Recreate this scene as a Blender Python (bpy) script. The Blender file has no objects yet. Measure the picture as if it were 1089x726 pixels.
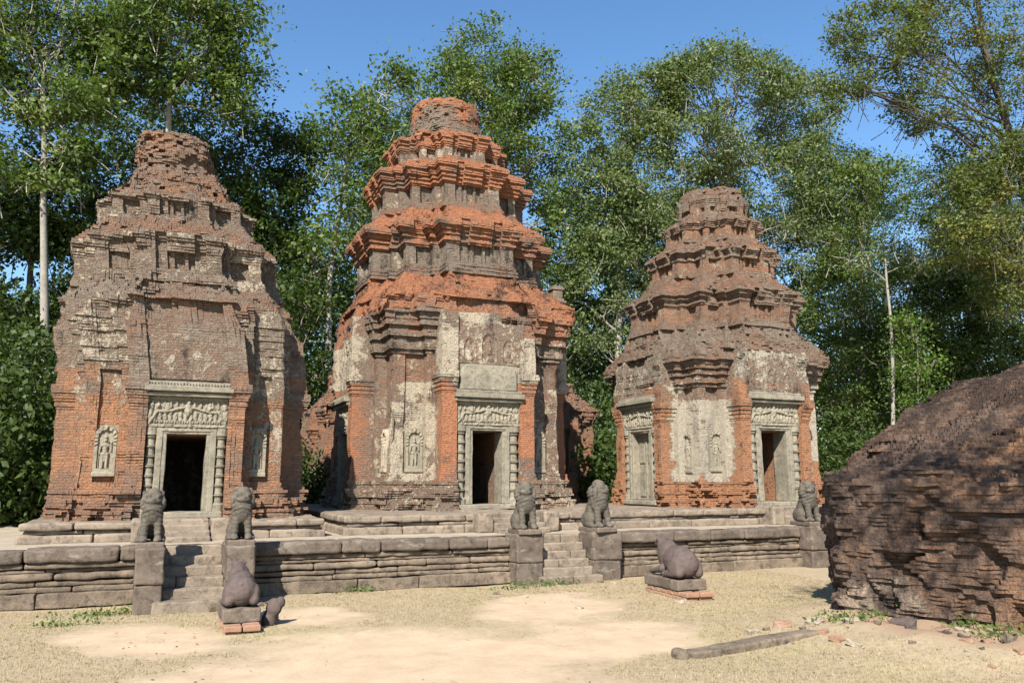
import bpy, math, random
import numpy as np
from math import radians as R_, sin, cos, pi
rng = np.random.default_rng(7); random.seed(7)
S = bpy.context.scene
col = S.collection

# ------------------------------------------------------------------ camera
CAMH = 2.0; PITCH = math.atan(148/850.); YAW = R_(23.4)
cd = bpy.data.cameras.new('camera'); cam = bpy.data.objects.new('camera', cd); col.objects.link(cam)
cd.sensor_width = 36; cd.lens = 850/1089.*36; cd.clip_end = 3000; cd.clip_start = .05
cam.location = (0, 0, CAMH); cam.rotation_euler = (pi/2+PITCH, 0, -YAW); S.camera = cam
# ------------------------------------------------------------------ sky and sun
SUN_AZ, SUN_EL = 37., 41.
w = bpy.data.worlds.new("World"); S.world = w; w.use_nodes = True
nt = w.node_tree; bg = nt.nodes['Background']; sky = nt.nodes.new('ShaderNodeTexSky')
sky.sky_type = 'NISHITA'; sky.sun_disc = False; sky.sun_elevation = R_(SUN_EL); sky.sun_rotation = R_(180+SUN_AZ)
sky.air_density = 1.15; sky.dust_density = .1; sky.ozone_density = 4.0
hs_ = nt.nodes.new('ShaderNodeHueSaturation'); hs_.inputs['Saturation'].default_value = 1.12; nt.links.new(sky.outputs[0], hs_.inputs['Color']); nt.links.new(hs_.outputs[0], bg.inputs[0]); bg.inputs[1].default_value = .09
sd = bpy.data.lights.new('sun', 'SUN'); so = bpy.data.objects.new('sun', sd); col.objects.link(so)
sd.energy = 5.0; sd.angle = R_(.5); sd.color = (1, .945, .86)
so.rotation_euler = (pi/2-R_(SUN_EL), 0, -R_(SUN_AZ)); so.location = (-20, -20, 20)
vs = S.view_settings; vs.view_transform = 'Standard'; vs.look = 'None'; vs.gamma = 1; vs.use_curve_mapping = False
vs.exposure = 1.2

# ------------------------------------------------------------------ helpers
cF = np.array([sin(YAW)*cos(PITCH), cos(YAW)*cos(PITCH), sin(PITCH)])
cR = np.array([cos(YAW), -sin(YAW), 0]); cU = np.cross(cR, cF)
def at(px, py, Y):                                  # where a line of sight meets the upright plane at distance Y
    r = cF + cR*(px-544.5)/850 - cU*(py-363)/850
    return np.array([0, 0, CAMH]) + r*Y/r[1]
def mpp(px, py, Y):                                 # metres for one pixel there
    return float((at(px, py, Y)-[0, 0, CAMH]) @ cF)/850

def hsh(a, b, c, s=0):
    a = np.asarray(a).astype(np.int64); b = np.asarray(b).astype(np.int64); c = np.asarray(c).astype(np.int64)
    h = (a*374761393 + b*668265263 + c*2147483647 + s*1274126177) & 0xffffffff
    h = ((h ^ (h >> 13))*1274126177) & 0xffffffff
    h = ((h ^ (h >> 16))*2246822519) & 0xffffffff
    return ((h ^ (h >> 15)) & 0xffffff)/float(0xffffff)*2-1
def vn(P, f=1., s=0):
    P = np.asarray(P, float)*f; i = np.floor(P).astype(np.int64); t = P-i; t = t*t*(3-2*t)
    o = 0
    for dx in (0, 1):
        for dy in (0, 1):
            for dz in (0, 1):
                wgt = (t[..., 0] if dx else 1-t[..., 0])*(t[..., 1] if dy else 1-t[..., 1])*(t[..., 2] if dz else 1-t[..., 2])
                o = o+wgt*hsh(i[..., 0]+dx, i[..., 1]+dy, i[..., 2]+dz, s)
    return o
def fbm(P, f=1., s=0, n=3):
    o = 0; a = 1.; t = 0
    for k in range(n): o = o+a*vn(P, f*2**k, s+k*17); t += a; a *= .5
    return o/t
def sm(x, a, b):
    t = np.clip((np.asarray(x, float)-a)/(b-a), 0, 1); return t*t*(3-2*t)

class MB:
    def __init__(s): s.V = []; s.F = []; s.A = []; s.n = 0
    def add(s, V, F, A=None):
        V = np.asarray(V, float).reshape(-1, 3); F = np.asarray(F, np.int64)
        s.V.append(V); s.F.append(F+s.n); s.n += len(V)
        s.A.append(np.zeros((len(V), 4)) if A is None else np.asarray(A, float))
    def build(s, name, mats, parent=None, loc=(0, 0, 0), smooth=False, attr=False):
        V = np.concatenate(s.V)-np.asarray(loc, float)
        me = bpy.data.meshes.new(name)
        me.vertices.add(len(V)); me.vertices.foreach_set('co', V.ravel().astype(np.float32))
        fl = [f for f in s.F if len(f)]
        nl = sum(f.size for f in fl); nf = sum(len(f) for f in fl)
        me.loops.add(nl); me.loops.foreach_set('vertex_index', np.concatenate([f.ravel() for f in fl]).astype(np.int32))
        tot = np.concatenate([np.full(len(f), f.shape[1]) for f in fl]).astype(np.int32)
        st = np.concatenate([[0], np.cumsum(tot)[:-1]]).astype(np.int32)
        me.polygons.add(nf); me.polygons.foreach_set('loop_start', st)
        me.polygons.foreach_set('loop_total', tot)
        me.polygons.foreach_set('use_smooth', np.full(nf, smooth))
        me.update(calc_edges=True)
        if attr:
            at_ = me.color_attributes.new('zone', 'FLOAT_COLOR', 'POINT')
            at_.data.foreach_set('color', np.concatenate(s.A).astype(np.float32).ravel())
        for m in (mats if isinstance(mats, (list, tuple)) else [mats]): me.materials.append(m)
        o = bpy.data.objects.new(name, me); col.objects.link(o); o.parent = parent
        if parent is None: o.location = loc
        return o

def tag(o, label=None, cat=None, group=None, kind=None):
    if label: o['label'] = label
    if cat: o['category'] = cat
    if group: o['group'] = group
    if kind: o['kind'] = kind
    return o
def thing(name, label, cat, loc=(0, 0, 0), group=None, rz=0):
    o = bpy.data.objects.new(name, None); col.objects.link(o); o.location = loc; o.rotation_euler = (0, 0, rz)
    o.empty_display_size = .2
    return tag(o, label, cat, group)
def copy_tree(o, parent=None):
    c = o.copy(); col.objects.link(c); c.parent = parent
    for ch in list(o.children): copy_tree(ch, c)
    return c

_tpl = {}
def grid(nu, nv, off=0):
    k = (nu, nv)
    if k not in _tpl:
        i, j = np.meshgrid(np.arange(nu), np.arange(nv), indexing='ij'); a = i*(nv+1)+j
        _tpl[k] = np.stack([a, a+nv+1, a+nv+2, a+1], -1).reshape(-1, 4)
    return _tpl[k]+off
def block(mb, lo, hi, r=.03, n=.015, fr=3., res=.14, rz=0, seed=0, tilt=0, tiltx=0, A=(0, 0, 0, 0)):
    """a worn stone block: box with rounded, uneven edges"""
    lo = np.array(lo, float); hi = np.array(hi, float); c = (lo+hi)/2; h = (hi-lo)/2; r = min(r, h.min()*.95)
    ax = []
    for k in range(3):
        m = max(1, int(round(2*(h[k]-r)/res)))
        ax.append(np.concatenate([[-h[k], -h[k]+r*.45], np.linspace(-h[k]+r, h[k]-r, m+1), [h[k]-r*.45, h[k]]]))
    Vs = []; Fs = []; off = 0
    for k in range(3):
        u, v = (k+1) % 3, (k+2) % 3
        for sg in (-1, 1):
            U, W = np.meshgrid(ax[u], ax[v], indexing='ij'); P = np.zeros(U.shape+(3,))
            P[..., u] = U; P[..., v] = W; P[..., k] = sg*h[k]
            F = grid(len(ax[u])-1, len(ax[v])-1, off)
            if sg < 0: F = F[:, ::-1]
            Vs.append(P.reshape(-1, 3)); Fs.append(F); off += U.size
    P = np.concatenate(Vs); q = np.clip(P, -h+r, h-r); d = P-q; l = np.linalg.norm(d, axis=1, keepdims=True)+1e-9; d = d/l
    P = q+d*r
    if n: P = P+d*(fbm(P+c+seed*3.7, fr, seed, 3)*n)[:, None]
    if tilt: P = P@np.array([[1, 0, 0], [0, cos(tilt), sin(tilt)], [0, -sin(tilt), cos(tilt)]])
    if tiltx: P = P@np.array([[cos(tiltx), 0, -sin(tiltx)], [0, 1, 0], [sin(tiltx), 0, cos(tiltx)]])
    if rz: P = P@np.array([[cos(rz), sin(rz), 0], [-sin(rz), cos(rz), 0], [0, 0, 1]])
    mb.add(P+c, np.concatenate(Fs), np.tile(A, (len(P), 1)))
def tube(mb, pts, rad, n=7, cap=True, A=(0, 0, 0, 0)):
    pts = np.array(pts, float); m = len(pts); rad = np.broadcast_to(np.asarray(rad, float), (m,))
    T = np.gradient(pts, axis=0); T /= np.linalg.norm(T, axis=1, keepdims=True)+1e-9
    ref = np.array([0, 0, 1.]) if abs(T[0, 2]) < .9 else np.array([1., 0, 0])
    V = []
    for k in range(m):
        a = np.cross(T[k], ref); a /= np.linalg.norm(a)+1e-9; b = np.cross(T[k], a); ref = np.cross(a, T[k])
        th = np.arange(n)/n*2*pi
        V.append(pts[k]+rad[k]*(np.cos(th)[:, None]*a+np.sin(th)[:, None]*b))
    V = np.concatenate(V); F = []
    for k in range(m-1):
        for j in range(n): F.append((k*n+j, k*n+(j+1) % n, (k+1)*n+(j+1) % n, (k+1)*n+j))
    mb.add(V, F, np.tile(A, (len(V), 1)))
def lathe(mb, prof, cx, cy, n=12, rot=None, sq=0):
    th = np.arange(n)/n*2*pi+pi/n; V = []
    for r, z in prof: V.append(np.stack([cx+r*np.cos(th), cy+r*np.sin(th), np.full(n, z)], 1))
    m = len(prof); V = np.concatenate(V)
    F = [(k*n+j, k*n+(j+1) % n, (k+1)*n+(j+1) % n, (k+1)*n+j) for k in range(m-1) for j in range(n)]
    mb.add(V, F)
def ell(mb, c, r, rot=None, n=16):
    th = np.linspace(0, pi, n//2+1); ph = np.arange(n)/n*2*pi
    T, Q = np.meshgrid(th, ph, indexing='ij')
    P = np.stack([np.sin(T)*np.cos(Q), np.sin(T)*np.sin(Q), np.cos(T)], -1).reshape(-1, 3)*np.array(r)
    if rot:
        ax, an = rot; ca, sa = cos(an), sin(an)
        M = {'x': [[1, 0, 0], [0, ca, sa], [0, -sa, ca]], 'y': [[ca, 0, -sa], [0, 1, 0], [sa, 0, ca]], 'z': [[ca, sa, 0], [-sa, ca, 0], [0, 0, 1]]}[ax]
        P = P@np.array(M)
    F = [(i*n+j, (i+1)*n+j, (i+1)*n+(j+1) % n, i*n+(j+1) % n) for i in range(n//2) for j in range(n)]
    mb.add(P+np.array(c), F)
def cap(mb, a, b, ra, rb, n=6):
    a = np.array(a, float); b = np.array(b, float)
    for t in np.linspace(0, 1, n): p = a+(b-a)*t; r = ra+(rb-ra)*t; ell(mb, p, (r, r, r), n=12)
def carve(mb, name, mat, parent, vox, noise=.01, fr=6., smooth_it=3, seed=0, fn=None):
    """fuse the shapes of mb into one continuous carved body"""
    o = mb.build('tmp', mat)
    m = o.modifiers.new('r', 'REMESH'); m.mode = 'VOXEL'; m.voxel_size = vox
    m2 = o.modifiers.new('s', 'SMOOTH'); m2.iterations = smooth_it; m2.factor = .5
    dg = bpy.context.evaluated_depsgraph_get(); dg.update()
    me = bpy.data.meshes.new_from_object(o.evaluated_get(dg)); me.name = name
    bpy.data.objects.remove(o)
    n = len(me.vertices); P = np.zeros(n*3, np.float32); me.vertices.foreach_get('co', P); P = P.reshape(-1, 3).astype(float)
    N = np.zeros(n*3, np.float32); me.vertices.foreach_get('normal', N); N = N.reshape(-1, 3)
    P = P+N*(fbm(P, fr, seed, 3)*noise)[:, None]
    if fn is not None: P = P+N*fn(P)[:, None]
    me.vertices.foreach_set('co', P.astype(np.float32).ravel())
    me.polygons.foreach_set('use_smooth', np.ones(len(me.polygons), bool)); me.update()
    if not me.materials: me.materials.append(mat)
    r = bpy.data.objects.new(name, me); col.objects.link(r); r.parent = parent
    return r

# ------------------------------------------------------------------ materials
class NT:
    def __init__(s, name):
        s.m = bpy.data.materials.new(name); s.m.use_nodes = True; s.t = s.m.node_tree; s.t.nodes.clear()
        s.out = s.t.nodes.new('ShaderNodeOutputMaterial')
        s.bs = s.t.nodes.new('ShaderNodeBsdfPrincipled'); s.t.links.new(s.bs.outputs[0], s.out.inputs[0])
        s.bs.inputs['Roughness'].default_value = .9; s.bs.inputs['Specular IOR Level'].default_value = .2
        s.tc = s.t.nodes.new('ShaderNodeTexCoord')
    def L(s, a, b): s.t.links.new(a, b)
    def sock(s, node, i, v):
        if v is None: return
        if hasattr(v, 'is_linked'): s.L(v, node.inputs[i])
        else: node.inputs[i].default_value = v
    def noise(s, sc, det=4, rough=.6, vec=None, scale3=None):
        v = vec or s.tc.outputs['Object']
        if scale3:
            mp = s.t.nodes.new('ShaderNodeMapping'); s.L(v, mp.inputs[0]); mp.inputs['Scale'].default_value = scale3; v = mp.outputs[0]
        n = s.t.nodes.new('ShaderNodeTexNoise'); s.L(v, n.inputs[0]); n.inputs['Scale'].default_value = sc
        n.inputs['Detail'].default_value = det; n.inputs['Roughness'].default_value = rough
        return n.outputs[0]
    def math(s, op, a, b=None, c=None, clamp=False):
        n = s.t.nodes.new('ShaderNodeMath'); n.operation = op; n.use_clamp = clamp
        s.sock(n, 0, a); s.sock(n, 1, b); s.sock(n, 2, c); return n.outputs[0]
    def rmp(s, v, a, b, lo=0., hi=1.):
        n = s.t.nodes.new('ShaderNodeMapRange'); n.interpolation_type = 'SMOOTHSTEP'
        s.sock(n, 0, v); n.inputs[1].default_value = a; n.inputs[2].default_value = b; n.inputs[3].default_value = lo; n.inputs[4].default_value = hi
        return n.outputs[0]
    def mix(s, f, a, b, mode='MIX'):
        n = s.t.nodes.new('ShaderNodeMix'); n.data_type = 'RGBA'; n.blend_type = mode
        s.sock(n, 0, f)
        for i, v in ((6, a), (7, b)):
            if isinstance(v, tuple): n.inputs[i].default_value = (*v, 1)
            else: s.L(v, n.inputs[i])
        return n.outputs[2]
    def ramp(s, v, stops):
        n = s.t.nodes.new('ShaderNodeValToRGB'); s.L(v, n.inputs[0]); e = n.color_ramp.elements
        while len(e) < len(stops): e.new(.5)
        for i, (p, c) in enumerate(stops): e[i].position = p; e[i].color = (*c, 1)
        return n.outputs[0]
    def attr(s, name='zone'):
        n = s.t.nodes.new('ShaderNodeAttribute'); n.attribute_name = name
        x = s.t.nodes.new('ShaderNodeSeparateColor'); s.L(n.outputs['Color'], x.inputs[0]); return x.outputs[0], x.outputs[1], x.outputs[2]
    def bump(s, h, st=.5, d=.02):
        n = s.t.nodes.new('ShaderNodeBump'); n.inputs['Strength'].default_value = st; n.inputs['Distance'].default_value = d
        s.L(h, n.inputs['Height']); s.L(n.outputs[0], s.bs.inputs['Normal']); return n
    def dim(s, c, k=.76): return s.mix(1., c, (k, k, k), 'MULTIPLY')
    def col(s, c): s.L(s.dim(c), s.bs.inputs['Base Color']); return s.m

def brick_material(name, sg='ADD', grey=(.25, .20, .155), mid=(.26, .155, .105), hot=(.52, .20, .09), stucco=(.56, .47, .345), dark=(.035, .03, .027)):
    N = NT(name); st, og, dk = N.attr()
    sx = N.t.nodes.new('ShaderNodeSeparateXYZ'); N.L(N.tc.outputs['Object'], sx.inputs[0])
    wob = N.math('MULTIPLY', N.math('SUBTRACT', N.noise(3., 3, .6), .5), .055)
    h = N.math('ADD', N.math(sg, sx.outputs[0], sx.outputs[1]), wob); zz = N.math('ADD', sx.outputs[2], wob); cv = N.t.nodes.new('ShaderNodeCombineXYZ'); N.L(h, cv.inputs[0]); N.L(zz, cv.inputs[1])
    br = N.t.nodes.new('ShaderNodeTexBrick'); N.L(cv.outputs[0], br.inputs[0]); br.inputs['Scale'].default_value = 1
    br.inputs['Brick Width'].default_value = .19; br.inputs['Row Height'].default_value = .055; br.inputs['Mortar Size'].default_value = .006
    br.inputs['Mortar Smooth'].default_value = .3; br.inputs['Color1'].default_value = (0, 0, 0, 1); br.inputs['Color2'].default_value = (1, 1, 1, 1); br.inputs['Mortar'].default_value = (.5, .5, .5, 1)
    bv = N.t.nodes.new('ShaderNodeSeparateColor'); N.L(br.outputs['Color'], bv.inputs[0])
    n1 = N.noise(.9, 5, .65); n2 = N.noise(5.5, 6, .78); n3 = N.noise(22, 4, .7); n4 = N.noise(1.7, 6, .7, scale3=(1, 1, .35))
    g = N.math('ADD', og, N.math('MULTIPLY', N.math('SUBTRACT', n1, .5), 1.7))
    g = N.math('ADD', g, N.math('MULTIPLY', N.math('SUBTRACT', n2, .5), 1.6))
    g = N.math('ADD', g, N.math('MULTIPLY', N.math('SUBTRACT', bv.outputs[0], .5), .38), None, True)
    c = N.ramp(g, [(0, grey), (.38, mid), (.62, tuple(.5*a+.5*b for a, b in zip(mid, hot))), (.9, hot)])
    c = N.mix(N.rmp(n3, .35, .75, .0, .5), c, (.34, .27, .20), 'MIX')
    c = N.mix(N.rmp(N.noise(11, 5, .85), .50, .64, 0, .7), c, (.11, .078, .06))
    c = N.mix(N.math('MULTIPLY', N.math('MULTIPLY', br.outputs['Fac'], N.rmp(n2, .3, .65)), .55), c, (.10, .078, .06))
    # stucco remnants
    ms = N.math('ADD', st, N.math('MULTIPLY', N.math('SUBTRACT', n2, .5), 1.3)); ms = N.math('ADD', ms, N.math('MULTIPLY', N.math('SUBTRACT', n1, .5), .7))
    ms = N.rmp(ms, .41, .60)
    sc = N.mix(N.rmp(n3, .35, .7), tuple(a*.72 for a in stucco), stucco); sc = N.mix(N.rmp(n4, .5, .72, 0, .75), sc, (.22, .19, .155))
    c = N.mix(ms, c, sc)
    # black lichen, plus the shade painted inside the doorways
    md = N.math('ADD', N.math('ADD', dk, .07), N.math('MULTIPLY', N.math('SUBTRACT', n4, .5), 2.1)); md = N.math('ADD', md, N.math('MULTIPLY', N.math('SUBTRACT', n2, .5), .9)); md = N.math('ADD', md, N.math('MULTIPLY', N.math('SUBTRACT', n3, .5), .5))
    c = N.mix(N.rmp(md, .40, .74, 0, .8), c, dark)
    hgt = N.math('ADD', N.math('MULTIPLY', N.math('MULTIPLY', br.outputs['Fac'], N.math('SUBTRACT', 1, ms)), -1.0), N.math('ADD', N.math('MULTIPLY', n3, 1.2), N.math('MULTIPLY', n2, 1.2)))
    N.bump(N.math('ADD', hgt, N.math('MULTIPLY', ms, .6)), .95, .034)
    return N.col(c)
def stone_material(name, a, b, dark=(.06, .052, .045), lich=.5, sc=1., pale=None, bst=.6):
    N = NT(name); n1 = N.noise(1.3*sc, 5, .65); n2 = N.noise(7*sc, 5, .7); n3 = N.noise(35*sc, 3, .7); n4 = N.noise(3*sc, 5, .7, scale3=(1, 1, 2.2))
    c = N.mix(N.rmp(n1, .35, .65), a, b); c = N.mix(N.rmp(n2, .45, .7, 0, lich), c, dark)
    if pale: c = N.mix(N.rmp(n4, .55, .68, 0, .8), c, pale)
    c = N.mix(N.rmp(n3, .3, .75, 0, .35), c, tuple(min(1, x*1.35) for x in b))
    N.bump(N.math('ADD', N.math('MULTIPLY', n2, 1.), N.math('MULTIPLY', n3, .6)), bst, .02)
    return N.col(c)
M = {}
M['brick'] = brick_material('tower brick and stucco')
M['brick_left'] = brick_material('weathered purple brick', grey=(.285, .225, .17), mid=(.24, .145, .10), hot=(.48, .225, .11), stucco=(.54, .455, .335))
M['brick_right'] = brick_material('weathered brown brick', grey=(.285, .225, .168), mid=(.26, .155, .105), hot=(.48, .215, .10), stucco=(.55, .48, .365))
M['ruin'] = brick_material('ruin brick', 'SUBTRACT', grey=(.13, .085, .07), mid=(.16, .092, .06), hot=(.34, .165, .08), stucco=(.40, .30, .22), dark=(.035, .026, .024))
M['sandstone'] = stone_material('terrace sandstone', (.125, .096, .070), (.245, .19, .135), (.04, .032, .026), .9)
M['coping'] = stone_material('dark purple sandstone', (.105, .082, .063), (.18, .14, .106), (.036, .030, .026), .8, pale=(.27, .24, .20))
M['paving'] = stone_material('terrace paving', (.34, .28, .205), (.42, .35, .26), (.2, .16, .12), .4)
M['plinth'] = stone_material('plinth sandstone', (.19, .15, .112), (.31, .245, .18), (.07, .058, .047), .9)
M['frame'] = stone_material('grey green sandstone', (.20, .178, .132), (.31, .272, .20), (.085, .075, .06), .85, 1.3)
M['relief'] = stone_material('carved sandstone', (.22, .195, .145), (.32, .28, .205), (.10, .088, .065), .6, 1.5, bst=.5)
M['cream'] = stone_material('pale stucco relief', (.34, .285, .205), (.47, .40, .295), (.16, .13, .095), .5, 1.5)
M['lion'] = stone_material('dark lichen sandstone', (.085, .072, .056), (.135, .115, .088), (.035, .03, .025), .7, 2., pale=(.20, .185, .15))
M['bull'] = stone_material('purple sandstone', (.088, .066, .058), (.135, .10, .088), (.045, .035, .031), .5, 2.)
M['redbrick'] = stone_material('loose red brick', (.33, .17, .105), (.36, .23, .155), (.17, .12, .09), .5, 2.)
def leaf_material(name, a, b, c2=None, tr=.35):
    N = NT(name); n1 = N.noise(.55, 2, .5); n2 = N.noise(9, 1, .5)
    c = N.mix(N.rmp(n2, .3, .7), a, b)
    if c2: c = N.mix(N.rmp(n1, .5, .66, 0, .45), c, c2)
    N.bs.inputs['Roughness'].default_value = .5; N.bs.inputs['Specular IOR Level'].default_value = .28
    c = N.dim(c, .80); N.L(c, N.bs.inputs['Base Color'])
    t = N.t.nodes.new('ShaderNodeBsdfTranslucent'); cc = N.mix(1., c, (1.0, 1.15, .45), 'MULTIPLY'); N.L(cc, t.inputs[0])
    mx = N.t.nodes.new('ShaderNodeMixShader'); mx.inputs[0].default_value = tr
    N.L(N.bs.outputs[0], mx.inputs[1]); N.L(t.outputs[0], mx.inputs[2]); N.L(mx.outputs[0], N.out.inputs[0])
    return N.m
M['leaf_mid'] = leaf_material('mid green leaves', (.088, .14, .03), (.16, .22, .058), (.22, .25, .065))
M['leaf_dark'] = leaf_material('dark green leaves', (.042, .072, .016), (.085, .125, .03))
M['leaf_pale'] = leaf_material('olive grey green leaves', (.12, .165, .055), (.19, .235, .09), (.23, .25, .11))
M['leaf_bright'] = leaf_material('fresh green leaves', (.10, .18, .03), (.17, .25, .05), tr=.45)
M['leaf_yellow'] = leaf_material('yellowing leaves', (.098, .135, .03), (.16, .19, .052), (.27, .21, .03))
M['bark_pale'] = stone_material('pale bark', (.22, .20, .165), (.36, .33, .27), (.12, .11, .09), .5, 1.)
M['bark'] = stone_material('grey brown bark', (.16, .135, .10), (.25, .21, .16), (.07, .06, .05), .5, 1.)
M['litter'] = leaf_material('fallen leaves', (.17, .10, .05), (.30, .20, .10), (.12, .08, .05), tr=.1)
M['bark_dark'] = stone_material('dark bark', (.07, .06, .048), (.12, .10, .08), (.03, .027, .022), .5, 1.)
M['dry'] = leaf_material('dry grass blades', (.37, .29, .165), (.46, .37, .22), (.30, .27, .13), tr=.25)
N = NT('dark interior'); M['inside'] = N.col(N.mix(N.noise(3), (.03, .022, .018), (.05, .035, .028)))

# ground: bare sand and dry grass
def ground_material():
    N = NT('sandy ground'); st, og, dk = N.attr()
    n0 = N.noise(.5, 5, .6); n1 = N.noise(2.2, 6, .7); n2 = N.noise(14, 5, .75); n3 = N.noise(70, 3, .8)
    m = N.math('ADD', st, N.math('MULTIPLY', N.math('SUBTRACT', n1, .5), 1.3)); m = N.math('ADD', m, N.math('MULTIPLY', N.math('SUBTRACT', n2, .5), 1.3)); m = N.math('ADD', m, N.math('MULTIPLY', N.math('SUBTRACT', n3, .5), .8))
    m = N.rmp(m, .05, 1.0)
    sand = N.mix(N.rmp(n1, .3, .7), (.52, .385, .25), (.60, .46, .31)); sand = N.mix(N.rmp(n2, .45, .75, 0, .5), sand, (.50, .36, .225))
    gr = N.mix(N.rmp(n2, .35, .65), (.37, .285, .18), (.47, .37, .245)); gr = N.mix(N.rmp(n3, .45, .7, 0, .75), gr, (.33, .265, .145)); gr = N.mix(N.rmp(n0, .5, .65, 0, .45), gr, (.42, .36, .19))
    c = N.mix(m, gr, sand)
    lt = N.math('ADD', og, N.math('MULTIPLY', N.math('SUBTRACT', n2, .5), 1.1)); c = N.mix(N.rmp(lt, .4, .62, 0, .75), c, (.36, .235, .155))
    c = N.mix(N.rmp(n3, .55, .72, 0, .35), c, (.26, .2, .13))
    N.bump(N.math('ADD', N.math('MULTIPLY', n2, 1.), N.math('MULTIPLY', n3, .7)), .6, .02)
    return N.col(c)
M['ground'] = ground_material()

# ------------------------------------------------------------------ ground
def axis(lo, hi, mid0, mid1, step, far):
    core = np.arange(mid0, mid1+step, step); l = [mid0]; s = step
    while l[-1] > lo: s *= 1.35; l.append(l[-1]-s)
    r = [core[-1]]; s = step
    while r[-1] < hi: s *= 1.35; r.append(r[-1]+s)
    return np.array(l[:0:-1]+list(core)+r[1:])
def bare_mask(X, Y):
    P = np.stack([X, Y, 0*X], -1); wv = fbm(P*[1, 1.8, 1], .5, 3, 5)*.95
    def e(px, py, rx, ry):
        r = cF+cR*(px-544.5)/850-cU*(py-363)/850; c = np.array([0, 0, 2.])+r*(0-2.)/r[2]
        r2 = cF+cR*(px+rx-544.5)/850-cU*(py-363)/850; c2 = np.array([0, 0, 2.])+r2*(-2.)/r2[2]
        r3 = cF+cR*(px-544.5)/850-cU*(py+ry-363)/850; c3 = np.array([0, 0, 2.])+r3*(-2.)/r3[2]
        A = np.array([(c2-c)[:2], (c3-c)[:2]]).T; I = np.linalg.inv(A); D = np.stack([X-c[0], Y-c[1]], 0)
        q = np.einsum('ij,j...->i...', I, D); return 1-np.sqrt((q**2).sum(0))
    m = np.full(X.shape, -1.)
    for a in [(150, 677, 85, 20), (470, 690, 190, 26), (420, 722, 260, 34), (585, 645, 90, 22), (640, 672, 90, 22), (330, 655, 80, 13)  , (560, 740, 300, 20)]:
        m = np.maximum(m, e(*a)*1.6)
    return sm(m+wv, -.45, .75)
MND = [(9.1, 9.25), (9.42, 8.1), (9.9, 6.9), (10.7, 5.4), (13.5, 4.6), (16.5, 6.5), (16.2, 9.8), (14.0, 11.0), (11.6, 11.0), (9.85, 10.1)]
MC = np.array([14.3, 8.0])
def ground_z(X, Y):
    P = np.stack([X, Y, 0*X], -1)
    z = fbm(P, .35, 5, 3)*.05+fbm(P, 3., 8, 2)*.012
    d = np.hypot((X-12.3)/4.6, (Y-7.6)/3.4)
    z = z+.16*sm(1.2-d, 0, .45)*(1+.5*fbm(P, 2.2, 4, 3))
    return z-.0
gx = axis(-400, 420, -7, 18, .11, 0); gy = axis(-60, 700, 4.5, 16, .11, 0)
X, Y = np.meshgrid(gx, gy, indexing='ij'); Z = ground_z(X, Y)*sm(60-np.hypot(X-5, Y-10), 0, 30)
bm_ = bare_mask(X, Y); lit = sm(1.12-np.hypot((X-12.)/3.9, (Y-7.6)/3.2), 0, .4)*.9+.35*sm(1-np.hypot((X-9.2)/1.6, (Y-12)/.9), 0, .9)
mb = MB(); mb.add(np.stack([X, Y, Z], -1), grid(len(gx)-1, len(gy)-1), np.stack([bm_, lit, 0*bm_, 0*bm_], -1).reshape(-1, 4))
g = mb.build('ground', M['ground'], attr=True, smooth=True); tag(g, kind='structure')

# ------------------------------------------------------------------ temple terrace
TZ = .9; WY = 15.15
ter = thing('stone_terrace', 'long low moulded sandstone terrace that carries the three brick towers', 'terrace', (6, 18, 0))
TL = np.array([6, 18, 0.])
rows = [(0, .23, .11, .9, .02, 'b'), (.23, .32, .06, .8, .03, ''), (.32, .42, .015, .9, .035, ''), (.42, .54, .055, .75, .045, ''), (.54, .60, -.01, .8, .015, ''), (.60, .69, .035, 1., .035, '')]
for sx0, sx1 in [(-16, -.28), (1.5, 6.5), (8.85, 13.95), (16.6, 24)]:
    mb = MB(); cop = MB()
    for ri, (z0, z1, out, L, rr, fl) in enumerate(rows+[(.69, .925, .11, .75, .055, 'c')]):
        x = sx0
        while x < sx1-.02:
            x1 = x+1.55*L*random.uniform(.6, 1.45); x1 = sx1 if sx1-x1 < .25 else x1
            j = random.gauss(0, .007)
            if fl != 'c' and random.random() < .07: j += random.uniform(.02, .06)
            dz = random.uniform(-.008, .004) if fl != 'c' else random.uniform(-.03, .008)
            block(cop if fl == 'c' else mb, (x+.004, WY-out+j, z0+.003), (x1-.004, WY+.5, z1-.003+dz), rr, .026, 5, .08, seed=ri*50+int(x*7)+200, tilt=random.gauss(0, .006), tiltx=random.gauss(0, .003))
            x = x1
    mb.build('retaining_wall', M['sandstone'], ter, TL); cop.build('coping', M['coping'], ter, TL)
mb = MB()      # paved top
gx2 = np.arange(-16, 24.1, .25); gy2 = np.arange(WY+.32, 27, .25); X, Y = np.meshgrid(gx2, gy2, indexing='ij')
mb.add(np.stack([X, Y, TZ-.005+.02*fbm(np.stack([X, Y, 0*X], -1), 1.1, 2)], -1), grid(len(gx2)-1, len(gy2)-1))
mb.build('paving', M['paving'], ter, TL, smooth=True)
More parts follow.
